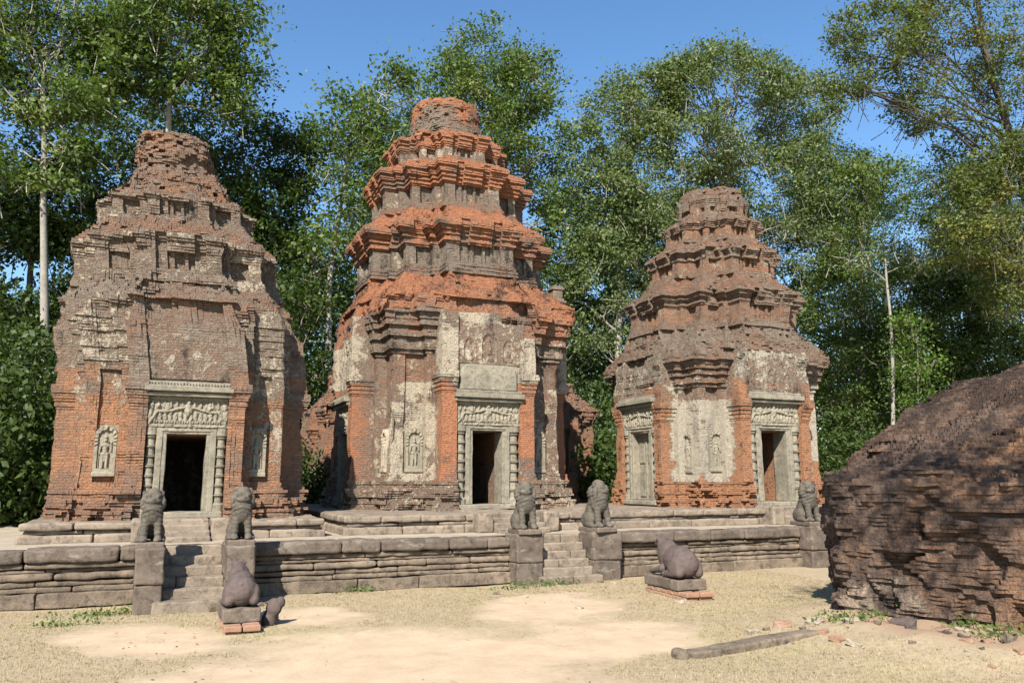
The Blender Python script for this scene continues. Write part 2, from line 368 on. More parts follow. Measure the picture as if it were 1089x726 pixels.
def stairs(x0, x1, yf, name='stairway'):
    mb = MB(); n = 6; h = TZ/n; d = (WY+.15-yf)/(n-1)
    for k in range(n):
        xa = x0-.02-(.12 if k == 0 else 0); xe = x1+.02+(.12 if k == 0 else 0)
        cuts = [xa]+sorted(random.uniform(xa+.2, xe-.2) for _ in range(random.choice([0, 0, 1])))+[xe]
        for a, b in zip(cuts[:-1], cuts[1:]):
            if b-a > .05:
                block(mb, (a+.003, yf+k*d-.02+random.gauss(0, .008)-(.08 if k == 0 else 0), max(0, k*h-.02)-(.05 if k == 0 else 0)), (b-.003, yf+(k+1)*d+.06, (k+1)*h-.002), .028, .02, 5, .12, seed=k*9+int(x0*10)+100)
    return mb.build(name, M['plinth'], ter, TL)
def pier(x0, x1, yf, name='stair_pier', top=.96):
    mb = MB()
    block(mb, (x0+.01, yf+.02, -.05), (x1-.01, WY+.15, top*.42), .03, .035, 3, .08, seed=int(x0*31)+400)
    block(mb, (x0, yf, top*.42+.004), (x1, WY+.2, top), .035, .04, 3, .08, seed=int(x0*13)+500)
    return mb.build(name, M['coping'], ter, TL)
stairs(.14, 1.05, 14.0); pier(-.29, .14, 14.02); pier(1.06, 1.5, 14.02)
stairs(7.08, 8.15, 14.62); pier(6.48, 7.06, 14.72); pier(8.18, 8.85, 14.72)
stairs(14.55, 15.75, 14.62); pier(13.95, 14.5, 14.72); pier(15.8, 16.4, 14.72)

# ------------------------------------------------------------------ towers
CH = .055
CORN = np.array([.10, .28, .22, .42, .38, .62, .70, .95, 1., .9]); BASE = np.array([1., .92, 1., .62, .78, .80, .40, .5, .22, .12])
SEG = [('corner', 5), ('wall', 7), ('step', 3), ('pil', 4), ('rec', 5), ('door', 8), ('rec', 5), ('pil', 4), ('step', 3), ('wall', 7), ('corner', 5)]
def tower_body(sp, root, loc):
    A0 = sp['tiers'][0]; z = sp['z0']; courses = []
    tiers = sp['tiers']; seed = sp['seed']
    ztop = tiers[-1]['z1']
    nc = sum(n for _, n in SEG)
    zs = np.arange(z, ztop, CH)
    kinds = [k for k, n in SEG for _ in range(n)]
    rings = []; parts = []; zone = []
    for ci, zc in enumerate(zs):
        zm = zc+CH/2
        ti = max(i for i, t in enumerate(tiers) if zm >= t['z0']); t = tiers[ti]; nx = tiers[ti+1] if ti+1 < len(tiers) else None
        a, p, b = t['a'], t['p'], t['b']; ob = 0.; kd = 'wall'
        if zm < t['zb']: ob = t['base']*BASE[min(9, int((zm-t['z0'])/(t['zb']-t['z0'])*10))]; kd = 'base'
        elif zm < t['zw']: pass
        elif zm < t['zc']: ob = t['corn']*CORN[min(9, int((zm-t['zw'])/(t['zc']-t['zw'])*10))]; kd = 'corn'
        else:
            s = (zm-t['zc'])/(t['z1']-t['zc']); kd = 'slope'
            if nx:
                s2 = s**.9; a0 = t['a']+t['corn']*.95; p = p*(.72 if ti == 0 else 1.); a1 = nx['a']+nx['base']
                a = a0+(a1-a0)*s2; p = p+(nx['p']-p)*s2; b = b+(nx['b']-b)*s2
            else: a = t['a']*(1-.15*s)
        op = ob; pil_ex = 0.
        if ti == 0 and 'cap' in sp:
            c0, c1, zp = sp['cap']
            if kd in ('corn', 'wall'):
                op = 0.
                if c0 < zm < c1: op = .12*CORN[min(9, int((zm-c0)/(c1-c0)*10))]
                if zm >= c1: op = .04
                if zm > zp: op = -(zm-zp)*.3
            elif kd == 'slope' and zm < zp: op = 0
        q = b+(a-b)*.70; m = b+(a-b)*.22
        if ti == 0: r = sp['rec']; dw = sp['dw']+.10*(0 < 1)
        else: r = b*.62; dw = b*.34
        rub_ = kd == 'slope' or bool(t.get('crown')); jit = t.get('jit', .01)*(1 if kd != 'slope' else 1.8); er = t.get('er', .06)
        rnd = t.get('round', 0)
        dr = np.array(np.interp(zm, *zip(*sp['drift'])), float); dry = 0
        ex = np.interp(zm, *zip(*sp['driftr'])) if 'driftr' in sp else 0
        row = []; rz = []
        for fi in range(4):
            th = fi*pi/2; cth, sth = cos(th), sin(th)
            ub = [-(a+op*0+ob), -q, -m-ob, -b-op, -r, -dw, dw, r, b+op, m+ob, q, a+ob]
            us = []; ks = []
            for si, (k, n) in enumerate(SEG):
                e = np.linspace(ub[si], ub[si+1], n+1); us += list(zip(e[:-1], e[1:])); ks += [k]*n
            us = np.array(us); um = us.mean(1)
            d = np.zeros(nc); mould = np.zeros(nc)
            for i, k in enumerate(ks):
                if k == 'corner': d[i] = a+ob
                elif k == 'wall': d[i] = a+ob-((.07 if ti == 0 else .10) if kd == 'wall' else .0)
                elif k == 'step': d[i] = a+ob+min(.22, p*.4)
                elif k == 'pil': d[i] = a+p+op
                elif k == 'rec':
                    d[i] = a+p+(op if ti else op*.3)-(.0 if kd in ('slope', 'base') and ti else (.10 if ti else .26))
                    if ti == 0 and zm > sp['lint']: d[i] = a+p-.06+(op-.04)*(zm > sp['cap'][1])
                elif k == 'door':
                    d[i] = a+p+(op if ti else op*.3)-(.0 if kd in ('slope', 'base', 'corn') and ti else (.16 if ti else .26))
                    if ti == 0 and zm > sp['lint']: d[i] = a+p-.06+(op-.04)*(zm > sp['cap'][1])
                    if ti and kd == 'wall' and (i % 4 == 1): d[i] += .07
            if ti == 0 and sp['sill']-CH < zm < sp['head']:
                dm = np.array([k == 'door' for k in ks])
                if fi in sp['doors']: d[dm] = a+p-3.4
                elif fi in sp.get('false', ()): d[dm] = a+p-.55
            if ti == 0 and kd == 'slope' and 'cap' in sp:
                lim = max(t['a']+t['p']-.08-(zm-t['zc'])*.75, nx['a']+nx['p']+nx['base']+.02)
                d = np.array([min(x, lim) if k in ('pil', 'rec', 'door') else x for x, k in zip(d, ks)])
            # erosion, block by block
            bi = np.floor((um+.08*(ci % 2)+.05*((ci*7) % 5))/(.17 if not rub_ else .12))
            wx = um*cth+d*sth; wy = um*sth-d*cth
            Pc = np.stack([wx, wy, np.full(nc, zm)], -1)
            big = fbm(Pc, .9, seed, 3); med = fbm(Pc, 2.6, seed+5, 2); lay = fbm(Pc*[1, 1, 3.4], 1.5, seed+8, 3); fine = fbm(Pc, 8., seed+9, 2)
            hs = hsh(bi, np.full(nc, ci), np.full(nc, fi), seed); hs2 = hsh(np.floor(um/.13), np.full(nc, ci//2), np.full(nc, fi), seed+3)
            lose = sm(big, .05, .55); rub = kd == 'slope' or bool(t.get('crown'))
            ruin = t.get('ruin', .25)
            if kd in ('corn', 'base'): d -= ob*np.clip(lose*1.0+ruin*.9*sm(med, -.1, .5), 0, 1)*.9
            soft = np.array([0. if k in ('rec', 'door') and ti == 0 and zm < sp['lint']+.3 else 1. for k in ks])
            amp = 1. if rub else (.35 if kd == 'wall' else .6)
            patch = sm(med+.5*lay, .05, .5) if not rub else np.ones(nc)
            d += soft*(-er*sm(med+big*.6, .0, .8)*2.0*amp+er*1.1*lay*amp+.034*fine*amp+jit*hs*(.2+.7*patch)*amp-(hs2 > .90)*jit*2.8*amp*(.3+patch))
            if kd == 'wall' and ti == 0: d += soft*(-.05*sm(big, .1, .4))
            if sp.get('foot') and zm < sp['z0']+.75: d -= soft*sp['foot']*sm(med+.6*lay+.25*hs, -.1, .6)*(1-(zm-sp['z0'])/.9)
            lat = (.5 if rub else .15)*jit*hsh(np.arange(nc), np.full(nc, ci), np.full(nc, fi+7), seed+9)
            for i in range(nc):
                for e in (0, 1):
                    u = us[i, e]+(lat[i] if ks[i] != 'door' else 0); dd = d[i]
                    if rnd:
                        x0, y0 = u, dd; L = math.hypot(x0, y0); rr = (a+p*.5)*(dd/(a+ob+.001)); f = (1-rnd)+rnd*rr/L; u, dd = x0*f, y0*f
                    x = u*cth+dd*sth; y = u*sth-dd*cth
                    if fi == 1 and False: pass
                    row.append((x+dr+(ex if x > 0 else 0)*min(1, abs(x)/a), y))
                    rz.append((fi, ks[i], um[i], dd-a))
        rings.append((zc, zc+CH, np.array(row), t, ti, kd)); zone.append(rz)
    # meshes per tier
    ncol = nc*4*2
    out = {}
    nv_prev = None
    ringV = []; ringA = []; ringT = []
    for (za, zb, row, t, ti, kd), rz in zip(rings, zone):
        for zz in (za, zb):
            zz_ = np.full(len(row), zz)
            P = np.column_stack([row, zz_])
            jv = t.get('jit', .01)*(.6 if (kd == 'slope' or t.get('crown')) else .3)
            P[:, 2] += (0 if zz == sp['z0'] else 1)*(t.get('jit', .01)*(1.1 if (kd == 'slope' or t.get('crown')) else .35))*vn(P, 4., seed+30)
            P[:, :2] += np.column_stack([vn(P, 6., seed+31), vn(P, 6., seed+32)])*jv
            ringV.append(P); ringT.append(ti)
            wz = sm(fbm(P, 1.3, seed+60, 3), -.35, .35)[:, None]; Az = sp['zonef'](P, rz, ti, kd, zz-.3, t)*(1-wz)+sp['zonef'](P, rz, ti, kd, zz+.3, t)*wz; ins = np.array([r[3] < -1. for r in rz]); Az[ins] = (-.3, -.1, .45, 0); ringA.append(Az)  # door interiors get a darker brick colour, painted in as shade
    nR = len(ringV)
    bounds = [0]+[i for i in range(1, nR) if ringT[i] != ringT[i-1]]+[nR]
    for k in range(len(bounds)-1):
        s0 = max(0, bounds[k]-1) if k else 0; s1 = bounds[k+1]
        V = np.concatenate(ringV[s0:s1]); Aa = np.concatenate(ringA[s0:s1]); nr = s1-s0
        i, j = np.meshgrid(np.arange(nr-1), np.arange(ncol), indexing='ij')
        F = np.stack([i*ncol+j, i*ncol+(j+1) % ncol, (i+1)*ncol+(j+1) % ncol, (i+1)*ncol+j], -1).reshape(-1, 4)
        # drop degenerate quads
        q = V[F]; ar = np.linalg.norm(np.cross(q[:, 2]-q[:, 0], q[:, 3]-q[:, 1]), axis=1); F = F[ar > 2e-6]
        mb = MB(); mb.add(V, F, Aa)
        if k == len(bounds)-2:
            top = ringV[-1]; c = top.mean(0)+[0, 0, .06]; last = top; n0 = len(top)
            rr = [c+(top-c)*f+[0, 0, .0] for f in (1., .75, .5, .25, .02)]
            for q_ in rr[1:]: q_[:, 2] = top[:, 2]+.05+.10*fbm(q_, 3., seed+70)+.03*hsh(q_[:, 0]*9, q_[:, 1]*9, q_[:, 0]*0)
            V2 = np.concatenate(rr); i, j = np.meshgrid(np.arange(4), np.arange(n0), indexing='ij')
            F2 = np.stack([i*n0+j, i*n0+(j+1) % n0, (i+1)*n0+(j+1) % n0, (i+1)*n0+j], -1).reshape(-1, 4)
            q = V2[F2]; ar = np.linalg.norm(np.cross(q[:, 2]-q[:, 0], q[:, 3]-q[:, 1]), axis=1)
            mb.add(V2, F2[ar > 2e-6], np.tile(ringA[-1], (5, 1)))
        nm = 'wall' if k == 0 else ('crown' if tiers[k].get('crown') else 'roof_tier')
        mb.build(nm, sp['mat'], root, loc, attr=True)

# height-map reliefs
def plate(mb, H, x0, x1, z0, z1, y, back=.05, fi=0, cen=(0, 0), A=(0, 0, 0, 0)):
    """carved slab facing -y at depth y (tower-local), turned to face fi"""
    ny, nx = H.shape
    xs = np.linspace(x0, x1, nx); zs = np.linspace(z0, z1, ny); Xg, Zg = np.meshgrid(xs, zs)
    P = np.stack([Xg, y-H, Zg], -1)
    P = np.concatenate([P[:1]*[1, 0, 1]+[0, y+back, 0], P, P[-1:]*[1, 0, 1]+[0, y+back, 0]], 0)
    Lc = P[:, :1].copy(); Lc[..., 1] = y+back; Rc = P[:, -1:].copy(); Rc[..., 1] = y+back
    P = np.concatenate([Lc, P, Rc], 1)
    V = P.reshape(-1, 3); th = fi*pi/2
    x = V[:, 0]*cos(th)-V[:, 1]*sin(th); yy = V[:, 0]*sin(th)+V[:, 1]*cos(th)
    V = np.column_stack([x+cen[0], yy+cen[1], V[:, 2]])
    F = grid(P.shape[0]-1, P.shape[1]-1)[:, ::-1]
    mb.add(V, F, np.tile(A, (len(V), 1)))
def dome(X, Z, cx, cz, rx, rz, h): return h*np.sqrt(np.clip(1-((X-cx)/rx)**2-((Z-cz)/rz)**2, 0, 1))
def seg(X, Z, a, b, r0, r1, h):
    ax, az = a; bx, bz = b; L = (bx-ax)**2+(bz-az)**2
    t = np.clip(((X-ax)*(bx-ax)+(Z-az)*(bz-az))/L, 0, 1); r = r0+(r1-r0)*t
    d = np.hypot(X-ax-t*(bx-ax), Z-az-t*(bz-az)); return h*np.sqrt(np.clip(1-(d/r)**2, 0, 1))
def guardian(v=0):
    """figure standing in an arched niche, unit width 1 x height 2.3"""
    nx, nz = 64, 132; X, Z = np.meshgrid(np.linspace(-.5, .5, nx), np.linspace(0, 2.3, nz))
    H = np.full(X.shape, .12)
    inner = (np.abs(X) < .33) & (Z > .16) & (Z < 1.72) | (np.hypot(X, (Z-1.70)) < .33)
    outer = (np.abs(X) < .49) & (Z < 1.75) | (np.hypot(X*1.0, (Z-1.72)*.92) < .5)
    H = np.where(inner, 0., H); H = np.where(outer, H, -.12)
    rim = np.abs(np.hypot(X, np.maximum(Z-1.70, 0))-.41); H += np.where((Z > 1.2) & outer & ~inner, .035*np.cos(np.arctan2(X, Z-1.5)*16)*sm(.1-rim, 0, .06), 0)
    H += dome(X, Z, 0, 2.12, .1, .16, .06)
    s = 1 if v % 2 == 0 else -1; X = X*s
    f = np.zeros(X.shape); mx = np.maximum
    f = mx(f, dome(X, Z, .0, 1.50, .105, .13, .2)); f = mx(f, dome(X, Z, 0, 1.66, .085, .12, .16))
    f = mx(f, dome(X, Z, .12, 1.46, .03, .09, .1)); f = mx(f, dome(X, Z, -.12, 1.46, .03, .09, .1))
    f = mx(f, seg(X, Z, (-.13, 1.27), (.13, 1.27), .085, .085, .17)); f = mx(f, seg(X, Z, (0, 1.3), (0, .95), .16, .115, .19))
    f = mx(f, seg(X, Z, (-.1, .86), (.1, .86), .10, .10, .18))
    f = mx(f, seg(X, Z, (-.09, .85), (-.10, .25), .10, .065, .17)); f = mx(f, seg(X, Z, (.09, .85), (.09, .25), .10, .065, .17))
    f = mx(f, seg(X, Z, (0, .84), (0, .55), .13, .1, .155))
    f = mx(f, dome(X, Z, -.12, .2, .09, .04, .2)); f = mx(f, dome(X, Z, .11, .2, .09, .04, .2))
    f = mx(f, seg(X, Z, (-.19, 1.26), (-.24, .95), .055, .045, .14)); f = mx(f, seg(X, Z, (-.24, .95), (-.14, .80), .045, .04, .15))
    f = mx(f, seg(X, Z, (.19, 1.26), (.27, 1.02), .055, .045, .14)); f = mx(f, seg(X, Z, (.27, 1.02), (.25, 1.32), .045, .035, .13))
    f = mx(f, dome(X, Z, .25, 1.42, .06, .08, .1)); f = mx(f, seg(X, Z, (-.27, .18), (-.27, 1.2), .022, .02, .08))
    H = np.where(inner, mx(H, f*.85), H)
    P = np.stack([X, Z, 0*X+v], -1); H += .012*fbm(P, 9., v, 3)
    return H
def lintel(v=0, nx=150, nz=56):
    X, Z = np.meshgrid(np.linspace(-1, 1, nx), np.linspace(0, .62, nz)); H = np.zeros(X.shape); mx = np.maximum
    H = mx(H, .25*(Z < .05)); H = mx(H, .22*(Z > .56))
    # garland bar with drooping ends
    xs = np.linspace(-.92, .92, 80); zs = .36+.05*np.cos(xs*pi*1.6)-.30*np.clip(np.abs(xs)-.72, 0, 1)/.2
    for k in range(79): H = mx(H, seg(X, Z, (xs[k], zs[k]), (xs[k+1], zs[k+1]), .035, .035, .5))
    for k, x in enumerate(np.linspace(-.78, .78, 14)):          # leaves hanging under
        H = mx(H, dome(X, Z, x, .19, .048, .13, .40)); H = mx(H, dome(X, Z, x+.05, .10, .03, .04, .3))
    for k, x in enumerate(np.linspace(-.85, .85, 13)):           # small figures above
        H = mx(H, dome(X, Z, x, .44, .045, .07, .42)); H = mx(H, dome(X, Z, x, .52, .028, .035, .45))
    H = mx(H, dome(X, Z, 0, .36, .11, .16, .7)); H = mx(H, dome(X, Z, 0, .5, .06, .07, .7))
    for s in (-1, 1):
        H = mx(H, dome(X, Z, s*.9, .22, .08, .17, .5)); H = mx(H, dome(X, Z, s*.5, .4, .07, .12, .6)); H = mx(H, dome(X, Z, s*.88, .42, .07, .08, .45))
    P = np.stack([X, Z, 0*X], -1); H += .22*fbm(P, 16, v+3, 2)
    return H*.10
def pediment(v=0, arcs=3, nx=110, nz=90):
    X, Z = np.meshgrid(np.linspace(-1, 1, nx), np.linspace(0, 1, nz)); H = np.zeros(X.shape); mx = np.maximum
    out = np.clip(1-(np.abs(X)**3)-np.clip(Z-.25, 0, 1)**2*1.6, 0, 1)
    H += .25*sm(out, 0, .12)
    for k, x in enumerate(np.linspace(-.55, .55, arcs)):
        c = .34+(.08 if k == arcs//2 else 0); rr = np.hypot((X-x)*1.2, np.maximum(Z-c, 0)*.75)
        w_ = .24 if k == arcs//2 else .19
        H -= .22*sm(w_-rr, 0, .05)*(Z > .05); H = H+.09*sm(.03-np.abs(rr-w_-.02), 0, .03)*(Z > .05)
        H = mx(H, .05+dome(X, Z, x, c-.04, .085, .17, .3)); H = mx(H, .05+dome(X, Z, x, c+.15, .05, .07, .3)); H = mx(H, .05+dome(X, Z, x, .12, .14, .07, .22))
    P = np.stack([X, Z, 0*X], -1); H += .09*fbm(P, 4, v, 4)
    return H*.14
def rotpt(x, y, fi):
    th = fi*pi/2; return x*cos(th)-y*sin(th), x*sin(th)+y*cos(th)
def rbox(mb, x0, x1, y0, y1, z0, z1, fi, cen, r=.016, n=.016, res=.09, seed=0):
    t = MB(); block(t, (x0, y0, z0), (x1, y1, z1), r, n, 5, res, seed=seed)
    V = t.V[0]; th = fi*pi/2
    V = np.column_stack([V[:, 0]*cos(th)-V[:, 1]*sin(th)+cen[0], V[:, 0]*sin(th)+V[:, 1]*cos(th)+cen[1], V[:, 2]]); mb.add(V, t.F[0])
def doorway(sp, root, loc, fi, false=False, slab=True):
    cen = (sp['xc'], sp['yc']); Y = -(sp['a']+sp['p']); dw, rec = sp['dw'], sp['rec']; s0, h = sp['sill'], sp['head']; lz = sp['lint']; sd = sp['seed']
    yr = Y+.26            # back plane of the recess
    f = MB()              # jambs, head, sill
    jw = min(.17, (rec-dw)*.42)
    for s in (-1, 1):
        a, b = sorted((s*dw, s*(dw+jw))); rbox(f, a, b, Y+.10, Y+(.46 if false else .66), s0, h, fi, cen, seed=sd+s)
        a, b = sorted((s*(dw+jw*.45), s*(dw+jw+.03))); rbox(f, a, b, Y+.075, Y+.3, s0, h+.12, fi, cen, seed=sd+s+5)
    rbox(f, -dw-jw-.03, dw+jw+.03, Y+.095, Y+(.46 if false else .66), h+.002, h+.17, fi, cen, seed=sd+11); rbox(f, -dw-jw+.04, dw+jw-.04, Y+.07, Y+.3, h+.05, h+.10, fi, cen, seed=sd+12)
    rbox(f, -rec+.01, rec-.01, Y-.02, Y+.5, s0-.13, s0-.003, fi, cen, .03, .015, seed=sd+13)
    fr = f.build('door_frame', M['frame'], root, loc); root = fr; loc0 = loc
    for s in (-1, 1):
        m = MB(); cx = s*(dw+jw+(rec-dw-jw)*.5+.01); R = (rec-dw-jw)*.44
        pr = [(R*1.3, s0), (R*1.3, s0+.12), (R*1.0, s0+.16)]; n = 7; zz = s0+.16; hh = h-.02-zz
        for k in range(n):
            za = zz+hh*k/n; zb = zz+hh*(k+1)/n; d = zb-za
            pr += [(R*.80, za+.02*d), (R*.78, za+.60*d), (R*.98, za+.66*d), (R*.8, za+.70*d), (R*1.08, za+.76*d), (R*1.08, za+.84*d), (R*.8, za+.88*d), (R*.95, za+.93*d), (R*.82, za+.99*d)]
        pr += [(R*1.25, h-.02), (R*1.25, h+.13), (0, h+.13)]
        x, y = rotpt(cx, Y+.17, fi); lathe(m, pr, x+cen[0], y+cen[1], 14)
        m.build('colonette', M['frame'], root, loc)
    m = MB(); H = lintel(sd); plate(m, H, -rec-.03, rec+.03, h+.145, lz-.12, Y+.09, .2, fi, cen); m.build('lintel', M['relief'], root, loc)
    m = MB(); rbox(m, -rec-.05, rec+.05, Y-.06, Y+.25, lz-.115, lz-.03, fi, cen, .02, .012, .1, seed=sd+15); rbox(m, -rec-.08, rec+.08, Y-.13, Y+.25, lz-.02, lz+.10, fi, cen, .02, .012, .1, seed=sd+16)
    nd = 26
    for k in range(nd):
        x = -rec+2*rec*(k+.5)/nd; rbox(m, x-.018, x+.018, Y-.085, Y-.02, lz+.103, lz+.16, fi, cen, .006, .002, 1)
    rbox(m, -rec-.03, rec+.03, Y-.05, Y+.2, lz+.103, lz+.19, fi, cen, .02, .01, .1, seed=sd+17)
    m.build('lintel_cornice', M['frame'], root, loc)
    if false:
        m = MB(); rbox(m, -dw+.004, dw-.004, Y+.32, Y+.42, s0, h, fi, cen); rbox(m, -.045, .045, Y+.27, Y+.33, s0, h, fi, cen)
        for s in (-1, 1):
            for zz in (0, 1): a, b = sorted((s*.09, s*(dw-.06))); rbox(m, a, b, Y+.29, Y+.325, s0+.1+zz*(h-s0)*.5, s0+(h-s0)*(.43+.5*zz), fi, cen)
        m.build('false_door', M['frame'], root, loc)
def add_pediment(sp, root, loc, fi, z0, z1, w, mat='cream', v=0, arcs=3):
    Y = -(sp['a']+sp['p']); m = MB(); plate(m, pediment(v, arcs), -w, w, z0, z1, Y+.06, .1, fi, (sp['xc'], sp['yc']), A=(.46, .35, .3, 0)); m.build('pediment', sp['mat'], root, loc, attr=True)
def add_guardian(sp, root, loc, fi, u, z0, h, v=0, mat='relief', d=0.03):
    H = guardian(v)*(h/2.3)*.9; w = h/2.3*1.0; Y = -(sp['a']+d); m = MB()
    plate(m, H, u-w/2, u+w/2, z0, z0+h, Y, .14, fi, (sp['xc'], sp['yc'])); rbox(m, u-w*.52, u+w*.52, Y-.07, Y+.1, z0-.09, z0-.002, fi, (sp['xc'], sp['yc']), .02, .008, .1, seed=v)
    m.build('guardian_relief', M[mat], root, loc)
def add_plinth(sp, root, loc, x0, x1, y0, y1, z1, door_x, dwid, ns=4):
    m = MB(); sd = sp['seed']
    prof = [(.9-.03, .9+(z1-.9)*.42, .12), (.9+(z1-.9)*.42, .9+(z1-.9)*.62, .03), (.9+(z1-.9)*.62, z1, .10)]
    for ri, (a, b, o) in enumerate(prof):
        for side in range(3):
            if side == 0: lo, hi = x0-o, x1+o
            else: lo, hi = y0+.45, y1+o
            s = lo
            while s < hi-.02:
                l = random.uniform(.7, 1.5); e = min(s+l, hi);  e = hi if hi-e < .3 else e
                if side == 0:
                    segs = [(s, e)]
                    if s < door_x-dwid and e > door_x-dwid: segs = [(s, door_x-dwid)]+([(door_x+dwid, e)] if e > door_x+dwid else [])
                    elif s >= door_x-dwid and e <= door_x+dwid: segs = []
                    elif s < door_x+dwid and e > door_x+dwid and s >= door_x-dwid: segs = [(door_x+dwid, e)]
                    for u, v_ in segs: block(m, (u+.003, y0-o+random.gauss(0, .008), a+.002), (v_-.003, y0+.5, b), .045, .03, 3.5, .12, seed=sd+ri*7+int(u*9))
                elif side == 1: block(m, (x0-o+random.gauss(0, .008), s+.003, a+.002), (x0+.5, e-.003, b), .045, .03, 3.5, .14, seed=sd+ri*5+int(s*9))
                else: block(m, (x1-.5, s+.003, a+.002), (x1+o, e-.003, b), .045, .03, 3.5, .14, seed=sd+ri*5+int(s*9)+40)
                s = e
    block(m, (x0+.3, y0+.3, .88), (x1-.3, y1-.3, z1-.012), .03, .02, 2, .3)
    m.build('plinth', M['plinth'], root, loc)
    m = MB(); n = ns; top = sp['sill']-.12
    for k in range(n):
        ya = y0-.72+k*.26
        block(m, (door_x-dwid+.01, ya, .88), (door_x+dwid-.01, ya+.45 if k < n-1 else sp['yc']-sp['a']-sp['p']+.1, .9+(top-.9)*(k+1)/n), .03, .022, 4, .12, seed=sd+60+k)
    m.build('door_step', M['plinth'], root, loc)
    for s in (-1, 1):
        m = MB(); a, b = sorted((door_x+s*dwid, door_x+s*(dwid+.36))); block(m, (a, y0-.42, .89), (b, y0+.3, z1+.05), .04, .04, 4, .08, seed=sd+80+s); m.build('step_cheek', M['plinth'], root, loc)

def tier(z0, zb, zw, zc, z1, a, p, b, base=.1, corn=.2, **k): return dict(z0=z0, zb=zb, zw=zw, zc=zc, z1=z1, a=a, p=p, b=b, base=base, corn=corn, **k)

# colour zones: how much stucco, how fresh the brick, how much black growth
def zones_center(P, rz, ti, kd, z, t):
    A = np.zeros((len(P), 4)); fi = np.array([r[0] for r in rz]); u = np.array([r[2] for r in rz]); k = np.array([r[1] for r in rz])
    st = np.full(len(P), -.2); og = np.full(len(P), .45); dk = np.full(len(P), .02)
    if ti == 0:
        wall = np.isin(k, ['wall', 'corner', 'step'])
        if z < 2.3: st[:] = .48; og[:] = .4
        elif z < 5.3:
            st = np.where(wall & (u < 0), .64, np.where(wall, .5, .05)); og = np.where(wall, .45, .95); og = np.where((k == 'pil') & (u < 0) & (z < 4.4), 1.2, og); dk = np.where(wall, .12, -.1)
        if 4.25 < z < 6.6: st = np.where(np.isin(k, ['pil', 'rec', 'door']), .66, .35); og[:] = .35; dk[:] = .2
        if kd == 'corn': st = np.where(wall, .42, st); og = np.where(wall, .2, og); dk = np.where(wall, .25, dk)
        if z > 6.1: og[:] = .75; st[:] = -.05; dk[:] = .3
        if kd == 'slope': og[:] = .95; dk[:] = .36; st[:] = -.2
    else:
        if kd == 'wall': st[:] = .46; og[:] = .25; dk[:] = .24
        if kd == 'base': st[:] = .0; og[:] = .35; dk[:] = .2
        if kd == 'corn': og[:] = .5+.5*sm((z-t['zw'])/(t['zc']-t['zw']), .2, .6); st[:] = .10; dk[:] = .14
        if kd == 'slope': og[:] = 1.05; dk[:] = .27
        if ti == 1 and kd != 'slope': og = og-.15; dk = dk+.08
        if t.get('crown'): og[:] = .15+1.1*sm(z, 12.7, 13.1); dk[:] = -.1; st[:] = -.1
    A[:, 0] = st; A[:, 1] = og; A[:, 2] = dk; return A
def zones_left(P, rz, ti, kd, z, t):
    A = np.zeros((len(P), 4)); u = np.array([r[2] for r in rz]); k = np.array([r[1] for r in rz])
    st = np.full(len(P), -.2); og = np.full(len(P), .30); dk = np.full(len(P), .04)
    if ti == 0:
        wall = np.isin(k, ['wall', 'corner', 'step'])
        if z < 2.0: og[:] = .55; st[:] = .0; dk[:] = .08
        elif z < 4.: og = np.where(wall, .80, .62); st = np.where(wall & (u > 0), .42, np.where(wall & (z > 3.1), .35, -.05)); dk = np.where(k == 'pil', .25, -.02)
        elif z < 5.7: st = np.where(wall, .50, .30); og[:] = .25; dk[:] = .15
        if kd == 'slope': og[:] = .22
    else:
        if kd in ('wall', 'base', 'corn'): st[:] = .46; og[:] = .25; dk[:] = .15
        if kd == 'slope' or t.get('crown'): og[:] = .40; st[:] = -.2; dk[:] = .04
    A[:, 0] = st; A[:, 1] = og; A[:, 2] = dk; return A
def zones_right(P, rz, ti, kd, z, t):
    A = np.zeros((len(P), 4)); u = np.array([r[2] for r in rz]); k = np.array([r[1] for r in rz]); fi = np.array([r[0] for r in rz])
    st = np.full(len(P), -.2); og = np.full(len(P), .28); dk = np.full(len(P), .04)
    if ti == 0:
        wall = np.isin(k, ['wall', 'corner', 'step'])
        if z < 2.25: og[:] = 1.0; st[:] = .0; dk[:] = -.05
        elif z < 4.5: og = np.where(k == 'pil', 1.0, .85); st = np.where(wall & (((fi == 0)) | ((fi == 3) & (u > 1.))), .72, .05); dk = np.where(k == 'pil', .28, -.1)
        else: st[:] = .32; og[:] = .22; dk[:] = .12
        if z > 4.3: st = np.where(np.isin(k, ['pil', 'rec', 'door']), .5, st)
        if kd == 'slope': st[:] = -.1; og[:] = .2
    else:
        if kd in ('wall', 'base', 'corn'): st[:] = .36; og[:] = .28; dk[:] = .18
        if kd == 'wall': og[:] = .55
        if kd == 'slope': og[:] = .36; st[:] = -.2; dk[:] = .04
    A[:, 0] = st; A[:, 1] = og; A[:, 2] = dk; return A
def zones_rear(P, rz, ti, kd, z, t):
    A = np.zeros((len(P), 4)); A[:, 0] = .25; A[:, 1] = .45; A[:, 2] = .05; return A

